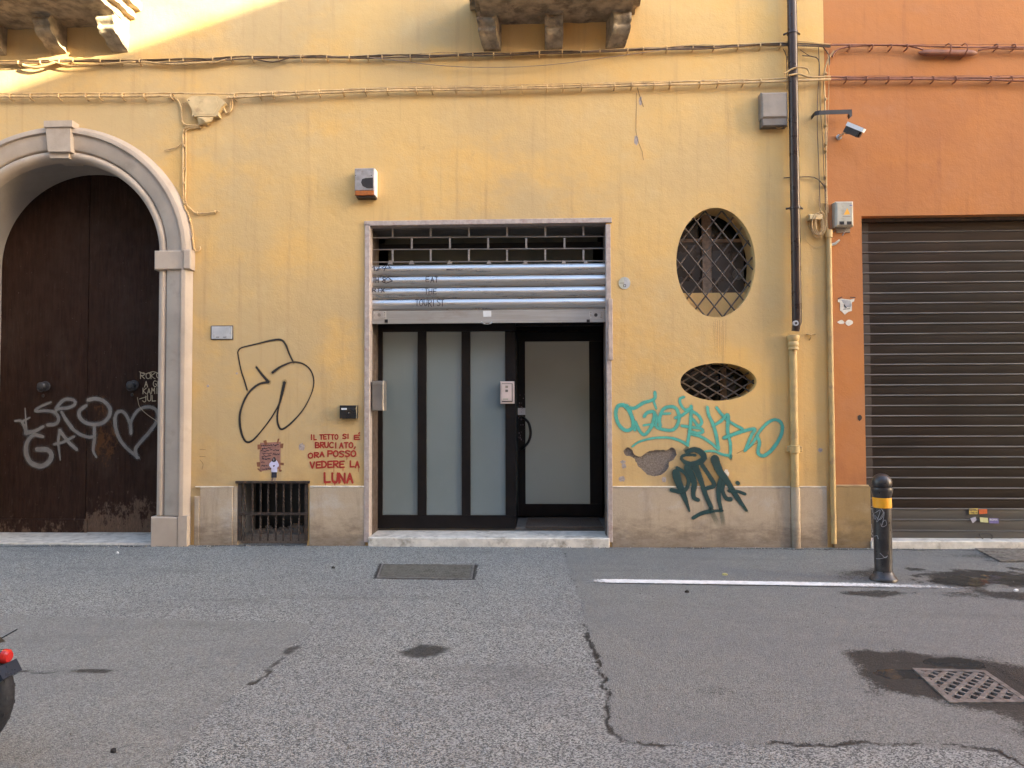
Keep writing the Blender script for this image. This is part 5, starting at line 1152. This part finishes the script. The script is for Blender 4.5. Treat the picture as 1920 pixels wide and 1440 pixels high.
lp = thing('lower_drainpipe', (DX-.01, -.06, 0), 'cream painted cast iron drain pipe with wide collar below the brown pipe', 'drainpipe')
LX = U(1488.5, 700, -.06).x; zc1 = U(1488, 628, -.06).z
mb = MB(); mb.lathe([(.052, 0), (.064, -.004), (.066, -.03), (.060, -.055), (.050, -.075), (.058, -.09), (.058, -.12), (.050, -.135), (.056, -.15), (.056, -.165), (.046, -.172)][::-1], (LX, -.055, zc1), 22); obj('collar', mb, CPIP, lp)
zlb = U(1488, 913, -.05).z
mb = MB(); mb.tube([(LX, -.042, zc1-.16), (LX, -.042, zlb)], .042, 16); obj('pipe', mb, CPIP, lp)
mb = MB(); mb.tube([(LX+.01, -.022, zlb-.001), (LX+.01, -.022, -.03)], .050, 16); obj('buried_pipe', mb, PLI, lp)
z_ = U(1488, 842, -.06).z; mb = MB(); mb.lathe([(.047, -.045), (.056, -.042), (.057, .04), (.047, .045)], (LX, -.042, z_), 18); mb.cham(LX-.075, LX+.085, -.05, 0, z_-.03, z_+.03, .006); obj('bracket', mb, CPIP, lp)
tr_ = thing('wall_hook', U(1521, 630), 'small painted iron hook stub on the yellow wall right of the pipe', 'hook')
mb = MB(); mb.tube([U(1511, 626, -.01), U(1520, 628, -.02), U(1529, 626, -.01)], .008, 6); mb.tube([U(1521, 628, -.02), U(1520, 634, -.02), U(1517, 638, 0)], .006, 6); obj('hook', mb, CPIP, tr_)

# small items
lb = thing('letterbox', U(653, 772), 'black letterbox with small white label left of the shop entrance', 'letterbox')
mb = MB(); mb.pcham(636.5, 760, 669, 785, -.07, 0, .006); obj('box', mb, BLK, lb)
part('flap', (638.5, 763.5, 667, 770), simple('dark_flap', (.02, .02, .024), .3), lb, -.075, -.07, .001); part('name_label', (640, 765, 650, 768.5), STK, lb, -.0768, -.075, .0003)
mb = MB(); c = U(654, 774, -.07); mb.disc((c.x, c.z), .008, .008, -.074, -.069, 10); obj('lock', mb, CHR, lb)
gp_ = thing('grey_plate', U(415, 624), 'small white rectangular vent plate with two slots above the black graffiti', 'wall plate')
part('plate', (395, 610, 437, 637), simple('plate_edge', (.10, .085, .075), .7), gp_, -.012, 0, .003); part('face', (396.5, 612, 434.5, 635.5), WHG, gp_, -.02, -.012, .003)
for x in (408, 421): part('slot', (x-3, 631.5, x+3, 632.7), BLM, gp_, -.0206, -.0195, .0001)
ds_ = thing('round_plate', U(1171, 531), 'small round pale metal disc on the wall right of the shop shutter', 'wall plate')
mb = MB(); c = U(1171, 531); mb.disc((c.x, c.z), 11*S, 11.5*S, -.008, 0, 28); obj('disc', mb, simple('disc_cream', (.50, .48, .38), .6), ds_)
mb = MB(); mb.prism([(c.x+(-1 if i in (0, 11) else 10*math.cos(t))*S, c.z+10.5*S*math.sin(t)) for i, t in enumerate(np.linspace(-1.57, 1.57, 12))], -.0092, -.0081); obj('grey_half', mb, WHG, ds_, smooth=0)
mb = MB(); stroke(mb, [(1162, 531), (1170, 531)], .8, y=-.0098); stroke(mb, [(1169, 534), (1173, 534), (1173, 538), (1169, 538), (1169, 534)], 1.0, y=-.0098, sharp=True); obj('mark', mb, P_MARK, ds_, attr=True, smooth=0)
sm = thing('steel_mailbox', U(708, 742, .06), 'dull grey metal box fixed inside the left edge of the shop opening', 'metal box')
mb = MB(); mb.pcham(697, 714, 719, 770, .03, .20, .008); obj('box', mb, simple('dull_steel', (.22, .20, .185), .45, .5, var=.2, vs=4), sm)
mb = MB(); mb.pbox(698, 716, 718, 721, .024, .03); obj('lid', mb, simple('dull_steel_lid', (.26, .24, .22), .45, .5), sm)
ic = thing('intercom_panel', U(950, 736, .39), 'pinkish white intercom keypad on the dark frame beside the glass door', 'intercom')
mb = MB(); mb.pcham(938, 715, 964.5, 757, .36, .40, .006); obj('back_plate', mb, PINK, ic)
mb = MB(); mb.pcham(941, 719, 961, 753.5, .354, .36, .001); obj('recess', mb, BLM, ic); part('front', (941, 720, 959.5, 752), PINK, ic, .345, .355, .002)
for q0 in (723, 730.5): part('button', (947.5, q0, 952.5, q0+4.5), GBOD if q0 > 725 else GBOX, ic, .342, .345, .0005)
part('name_strip', (943, 747, 953, 750), LGR, ic, .343, .345, .0003)
# note and paste-up
nt_ = thing('taped_note', U(508, 855), 'brown handwritten paper note taped to the wall above the basement grille', 'paper note')
def n8(x, y): return (460+x/13.09, 810+y/13.09)
mb = MB(); Pn = [n8(*p) for p in ((365, 262), (620, 255), (870, 240), (865, 500), (870, 900), (640, 925), (400, 960), (360, 930), (350, 600))]; mb.prism([(U(*p).x, U(*p).z) for p in Pn], -.003, -.001); obj('paper', mb, NOTE, nt_, smooth=0)
for pl_ in (((300, 310), (400, 300), (395, 420), (305, 430)), ((860, 285), (940, 280), (925, 400), (860, 395)), ((280, 740), (375, 735), (370, 850), (295, 850)), ((850, 750), (950, 755), (945, 815), (850, 810)), ((440, 215), (520, 195), (545, 320), (480, 320)), ((800, 165), (840, 160), (810, 280), (770, 280)), ((285, 900), (330, 890), (410, 970), (390, 985)), ((830, 900), (900, 940), (880, 980), (835, 970))):
    mb = MB(); mb.prism([(U(*n8(*p)).x, U(*n8(*p)).z) for p in pl_], -.0042, -.0031); obj('tape', mb, TAPE, nt_, smooth=0)
mb = MB()
for y0, x0_, x1_ in ((340, 400, 820), (410, 420, 620), (460, 390, 840), (530, 430, 650), (545, 680, 840), (600, 410, 640), (670, 420, 620), (745, 400, 470), (830, 400, 560), (905, 420, 620)):
    x = x0_
    while x < x1_:
        wl = random.uniform(20, 60); a = n8(x, y0+random.uniform(-12, 12)-(x-x0_)*.05); b = n8(min(x+wl, x1_), y0+random.uniform(-14, 14)-(x-x0_)*.05); m2 = n8(x+wl/2, y0+random.uniform(-24, 24)-(x-x0_)*.05)
        stroke(mb, [a, m2, b], 1.3 if y0 != 670 else 2.0, y=-.0046, sharp=True); x += wl+random.uniform(10, 30)
obj('handwriting', mb, P_MARK, nt_, attr=True, smooth=0, kind='stuff')
pf = thing('paste_up_figure', U(513, 880), 'tiny cut-out of a hooded person in white jacket and dark skirt over the note', 'paste-up')
def flat(nm, pts, mat, y0, y1): mb = MB(); mb.prism([(U(*n8(*p)).x, U(*n8(*p)).z) for p in pts], y0, y1); obj(nm, mb, mat, pf, smooth=0)
flat('jacket', [(650, 715), (600, 770), (585, 815), (615, 865), (645, 880), (640, 985), (785, 985), (785, 870), (825, 840), (825, 790), (790, 720), (760, 690)], simple('lilac_white_print', (.52, .50, .66), .7), -.0060, -.0049)
flat('skirt', [(652, 986), (775, 986), (775, 1120), (642, 1120)], simple('dark_navy_print', (.02, .018, .03), .7), -.0060, -.0049)
flat('hood', [(665, 730), (660, 700), (680, 640), (705, 612), (740, 625), (752, 670), (760, 715), (715, 738)], simple('black_print', (.03, .026, .03), .7), -.0066, -.0061)
flat('face', [(690, 650), (712, 640), (718, 690), (700, 710), (688, 685)], simple('face_print', (.26, .2, .19), .7), -.0070, -.0067)
flat('hands', [(680, 820), (725, 812), (735, 835), (690, 855)], simple('black_glove_print', (.02, .018, .02), .7), -.0066, -.0061)
flat('legs', [(662, 1121), (690, 1121), (680, 1195), (640, 1195)], simple('leg_print', (.2, .13, .11), .7), -.0060, -.0049); flat('legs', [(722, 1121), (752, 1121), (745, 1195), (715, 1195)], simple('leg_print2', (.3, .22, .19), .7), -.0060, -.0049)

# ------------------------------------------------------------------ BOLLARD
g = G(1655, 1090); g.x = U(1655, 1000, g.y+.06).x; bo = thing('bollard', (g.x, g.y+.06, 0), 'dark iron bollard with ball top and orange band before the brown shutter', 'bollard')
c = (g.x, g.y+.06, 0); K = (c[1]-CAMY)/F; HT = 1.6-(888-761.5)*K
def hz(py): return CAMZ-(py-761.5)*K+.0
rb = 17.3*K
zc = hz(905.5)
mb = MB(); mb.lathe([(.01, 0), (24*K, 0), (24*K, .012), (22*K, .03), (19*K, .045), (16.5*K, .075), (16*K, .08)], c, 32); obj('base', mb, BOL, bo)
mb = MB(); mb.lathe([(14.8*K, .078), (15.2*K, .3), (15.2*K, hz(933))], c, 32); obj('shaft', mb, BOL, bo)
mb = MB(); mb.lathe([(15.3*K, hz(950.5)), (15.9*K, hz(950)), (15.9*K, hz(932.5)), (15.3*K, hz(932))], c, 32); obj('orange_band', mb, BOLY, bo)
mb = MB(); mb.lathe([(15.3*K, hz(932)), (16*K, hz(928)), (17.8*K, hz(922)), (18.6*K, hz(917)), (17.8*K, hz(914)), (13.5*K, hz(913)), (11*K, hz(920))], c, 32); obj('collar', mb, BOL, bo)
mb = MB(); mb.lathe([(rb*math.cos(t), zc+rb*math.sin(t)) for t in np.linspace(-1.35, 1.57, 18)], c, 32); obj('ball', mb, BOL, bo)
mb = MB(); yp = c[1]-15.4*K
for pts, ww in (([(1642, 955), (1647, 975), (1644, 968), (1652, 957), (1648, 980), (1658, 960), (1655, 985)], 1.1), ([(1641, 952), (1650, 951), (1657, 962), (1651, 975), (1643, 962)], 1.2), ([(1655, 980), (1660, 975), (1662, 984), (1655, 988), (1653, 982)], 1.2), ([(1641, 985), (1643, 1000), (1641, 1003), (1645, 1008)], 1.1), ([(1642, 1018), (1648, 1006), (1650, 1012)], 1.0), ([(1648, 1050), (1656, 1047), (1664, 1043)], 1.0), ([(1652, 1038), (1660, 1046), (1664, 1042)], .8)):
    P = [U(a, b, yp) for a, b in pts]; Q = catmull(P, .006); mb.tube([Vector((q.x, c[1]-math.sqrt(max(0, (15.25*K)**2-(q.x-c[0])**2))-.0004, q.z)) for q in Q], .0022, 4)
obj('scribble', mb, simple('silver_scribble_ink', (.34, .34, .35), .5), bo)

# ------------------------------------------------------------------ SCOOTER (rear end in view)
YW = -4.93
r_w = .28; xe = U(23, 1318, YW).x; wx = xe-r_w
st = thing('motor_scooter', (wx, YW, 0), 'parked scooter at the left edge, only rear tyre, mudguard and red tail light showing', 'scooter')
def ring(cx, R_, rr, n=48, k=14):
    mb = MB(); vs = []
    for i in range(n):
        a = 2*math.pi*i/n
        for j in range(k):
            b = 2*math.pi*j/k; q = R_+rr*math.cos(b); vs.append((cx+q*math.cos(a), YW+rr*1.05*math.sin(b), r_w+q*math.sin(a)))
    mb.add(vs, [(i*k+j, ((i+1) % n)*k+j, ((i+1) % n)*k+(j+1) % k, i*k+(j+1) % k) for i in range(n) for j in range(k)]); return mb
tyre = None
for cx in (wx, wx-1.32):
    w_o = obj('wheel', ring(cx, r_w-.05, .05), TYR, st, smooth=60)
    mb = MB()
    for k in range(44):
        a = 2*math.pi*k/44; d_ = Vector((math.cos(a), 0, math.sin(a))); t_ = Vector((-d_.z, 0, d_.x)); cc_ = Vector((cx, YW, r_w))
        obox(mb, cc_+d_*(r_w-.0065)+Vector((0, .018 if k % 2 else -.018, 0)), t_, Vector((0, 1, 0)), d_, .016, .022, .0015)
    obj('tread', mb, TYR, w_o, kind='stuff')
    mb = MB(); mb.tube([(cx, YW-.03, r_w), (cx, YW+.03, r_w)], .17, 28); obj('rim', mb, simple('grey_alloy', (.25, .25, .25), .4, .7), w_o)
mb = MB(); n = 18; vs = []
for i in range(n+1):
    a = math.radians(48+80*i/n)
    for (dr_, dy) in ((.012, -.062), (.030, -.045), (.036, 0), (.030, .045), (.012, .062)): vs.append((wx+(r_w+dr_)*math.cos(a), YW+dy, r_w+(r_w+dr_)*math.sin(a)))
mb.add(vs, [(i*5+k, i*5+k+1, i*5+k+6, i*5+k+5) for i in range(n) for k in range(4)]); obj('mudguard', mb, BLK, st)
p1 = U(7, 1246, YW-.05); mb = MB(); f0 = [U(-4, 1250, YW), U(13, 1243, YW), U(24, 1265, YW), U(12, 1274, YW)]
mb.prism([(p.x, p.z) for p in f0], YW-.06, YW+.06); obj('mud_flap', mb, NVY, st)
tl = U(-30, 1228, YW); te = U(19, 1231, YW)
mb = MB(); mb.tube([(tl.x-.1, YW, te.z), (te.x-.030, YW, te.z+.002)], [.028, .031], 20); obj('tail_light_housing', mb, CHR, st)
mb = MB(); mb.tube([(te.x-.030, YW, te.z+.002), (te.x-.012, YW, te.z), (te.x-.002, YW, te.z-.001), (te.x, YW, te.z-.001)], [.032, .031, .023, .008], 20); obj('tail_light', mb, REDL, st)
mb = MB(); mb.tube([(tl.x-.25, YW, .62), (wx+.03, YW, .5), (te.x-.06, YW, .44), (te.x-.045, YW, .41)], [.05, .05, .03, .02], 10); obj('rear_subframe', mb, BLK, st)
mb = MB(); mb.tube([(wx-.55, YW, .78), (wx-.2, YW, .80), (wx+.02, YW, .76)], [.11, .12, .08], 12); obj('seat', mb, BLK, st)
mb = MB(); mb.tube([(wx-.9, YW, .32), (wx-.5, YW, .36), (wx-.25, YW, .62), (wx-.03, YW, .62)], [.1, .14, .12, .07], 14); obj('body', mb, NVY, st)
mb = MB(); mb.tube([(wx-.95, YW, .32), (wx-1.12, YW, .6), (wx-1.08, YW, 1.0)], [.12, .10, .07], 12); obj('front_shield', mb, NVY, st)
mb = MB(); mb.tube([(wx-1.08, YW-.3, 1.02), (wx-1.12, YW, 1.0), (wx-1.08, YW+.3, 1.02)], .016, 8); obj('handlebar', mb, BLK, st)
mb = MB(); mb.tube([U(-60, 1225, YW+.12), U(0, 1198, YW+.12), U(32, 1180, YW+.12)], .0035, 6); obj('thin_rod', mb, BLK, st)

# ------------------------------------------------------------------ litter
def bit(px, py, r, mat, nm, lab):
    g = G(px, py); n = 7; mb = MB(); pts = [(g.x+r*(1+.4*random.random())*math.cos(2*math.pi*i/n), g.y+r*.6*(1+.4*random.random())*math.sin(2*math.pi*i/n)) for i in range(n)]
    mb.add([(x, y, .006+random.random()*.01) for x, y in pts]+[(g.x, g.y, .020)]+[(x, y, -.004) for x, y in pts], [(i, (i+1) % n, n) for i in range(n)]+[((i+1) % n, i, n+1+i, n+1+(i+1) % n) for i in range(n)]); o = obj(nm, mb, mat, loc=(g.x, g.y, 0), smooth=0); tag(o, lab, 'litter'); return o
LF = simple('dry_leaf', (.40, .36, .14), .8); DL = simple('dark_debris', (.03, .026, .024), .8)
bit(1359, 1078, .022, LF, 'dry_leaf', 'small yellowish leaf scrap on the asphalt above the white line')
bit(220, 1037, .014, STK, 'paper_scrap', 'tiny white paper scrap on the asphalt before the wooden door')
bit(625, 1065, .014, DL, 'dark_pebble', 'small dark pebble on the asphalt left of the metal cover')
bit(213, 1410, .012, DL, 'dark_pebble', 'small dark bit on the asphalt near the bottom left')
bit(1288, 1110, .016, DL, 'dark_pebble', 'small dark fleck just below the white painted line')
bit(1905, 1108, .016, STK, 'paper_scrap', 'white scrap lying by the right end of the painted line')
bit(550, 1017, .03, WHG, 'paper_scrap', 'crumpled grey-white paper at the foot of the basement grille')

mb = MB()
for k in range(900):
    if k < 520: x = random.uniform(-5.8, 5.6); y = -abs(random.gauss(0, .06))-.035
    else: x = random.uniform(-5.5, 5.5); y = random.uniform(-4.8, -.1)
    if cA.x-R_door < x < cA.x+R_door and y > -.03: continue
    r = random.uniform(.003, .009) if k < 520 else random.uniform(.002, .005); h = r*.8; a = random.random()*3
    mb.add([(x+r*math.cos(a+t), y+r*math.sin(a+t), -.006) for t in (0, 1.6, 3.1, 4.7)]+[(x+r*.5*math.cos(a+t), y+r*.5*math.sin(a+t), h) for t in (.3, 2.4, 4.4)], [(0, 1, 4), (1, 5, 4), (1, 2, 5), (2, 3, 5), (3, 6, 5), (3, 0, 6), (0, 4, 6), (4, 5, 6)])
gr_ = obj('grit', mb, simple('grey_grit', (.30, .28, .25), .9, var=.6, vs=40), smooth=0); gr_['kind'] = 'stuff'; gr_['label'] = 'loose grey grit scattered on the asphalt along the wall base'
# ------------------------------------------------------------------ OPPOSITE SIDE (unseen, behind the camera: outlines and greys shaped for shade and bounce)
OPP = simple('neutral_grey_render', (.34, .32, .28), .9, var=.1, vs=1.5)  # kept near grey so its bounce leaves the street neutral
yo = -10.6
ob2 = thing('unseen_opposite_building', (20, yo, 0), 'unseen grey building behind the camera, its sloping roof shaped to shade the facade', 'building')
mb = MB(); prof2 = [(12.75, 0), (12.75, 11.81), (19.6, 13.98), (27.5, 13.98), (27.5, 0)]  # roof slope and position laid out to cast the diagonal sun edge
mb.prism(prof2, yo-3, yo); obj('wall', mb, OPP, ob2)
ob3 = thing('unseen_flat_roofed_building', (-15, yo, 0), 'unseen flat roofed grey building behind the camera, heights set for light on the street', 'building')
mb = MB(); mb.box(-34, 1.0, yo-8, yo, 0, 12.0); mb.box(1.001, 12.74, yo-6, yo, 0, 9.0); obj('wall', mb, simple('neutral_pale_render', (.37, .36, .34), .9, var=.1, vs=1.5), ob3)  # added masses, heights set by how much sun and sky reach the street
for par, xs_, zs_ in ((ob2, np.arange(14.0, 27, 2.6), (1.6, 4.8, 8.0)), (ob3, np.arange(-32, 12, 2.8), (1.5, 4.8, 7.7))):
    for x in xs_:
        for z in zs_:
            if par is ob2 and z > 3 and x < 2: continue
            mb = MB(); mb.box(x-.5, x+.5, yo, yo+.04, z-.7, z+.7); f_ = obj('window', mb, simple('shutter_green', (.05, .08, .06), .6) if 'SG' not in globals() else SG, par)
            if 'SG' not in globals(): SG = f_.data.materials[0]
            mb = MB(); mb.box(x-.42, x+.42, yo+.041, yo+.05, z-.62, z+.62); obj('pane', mb, DGL, f_)
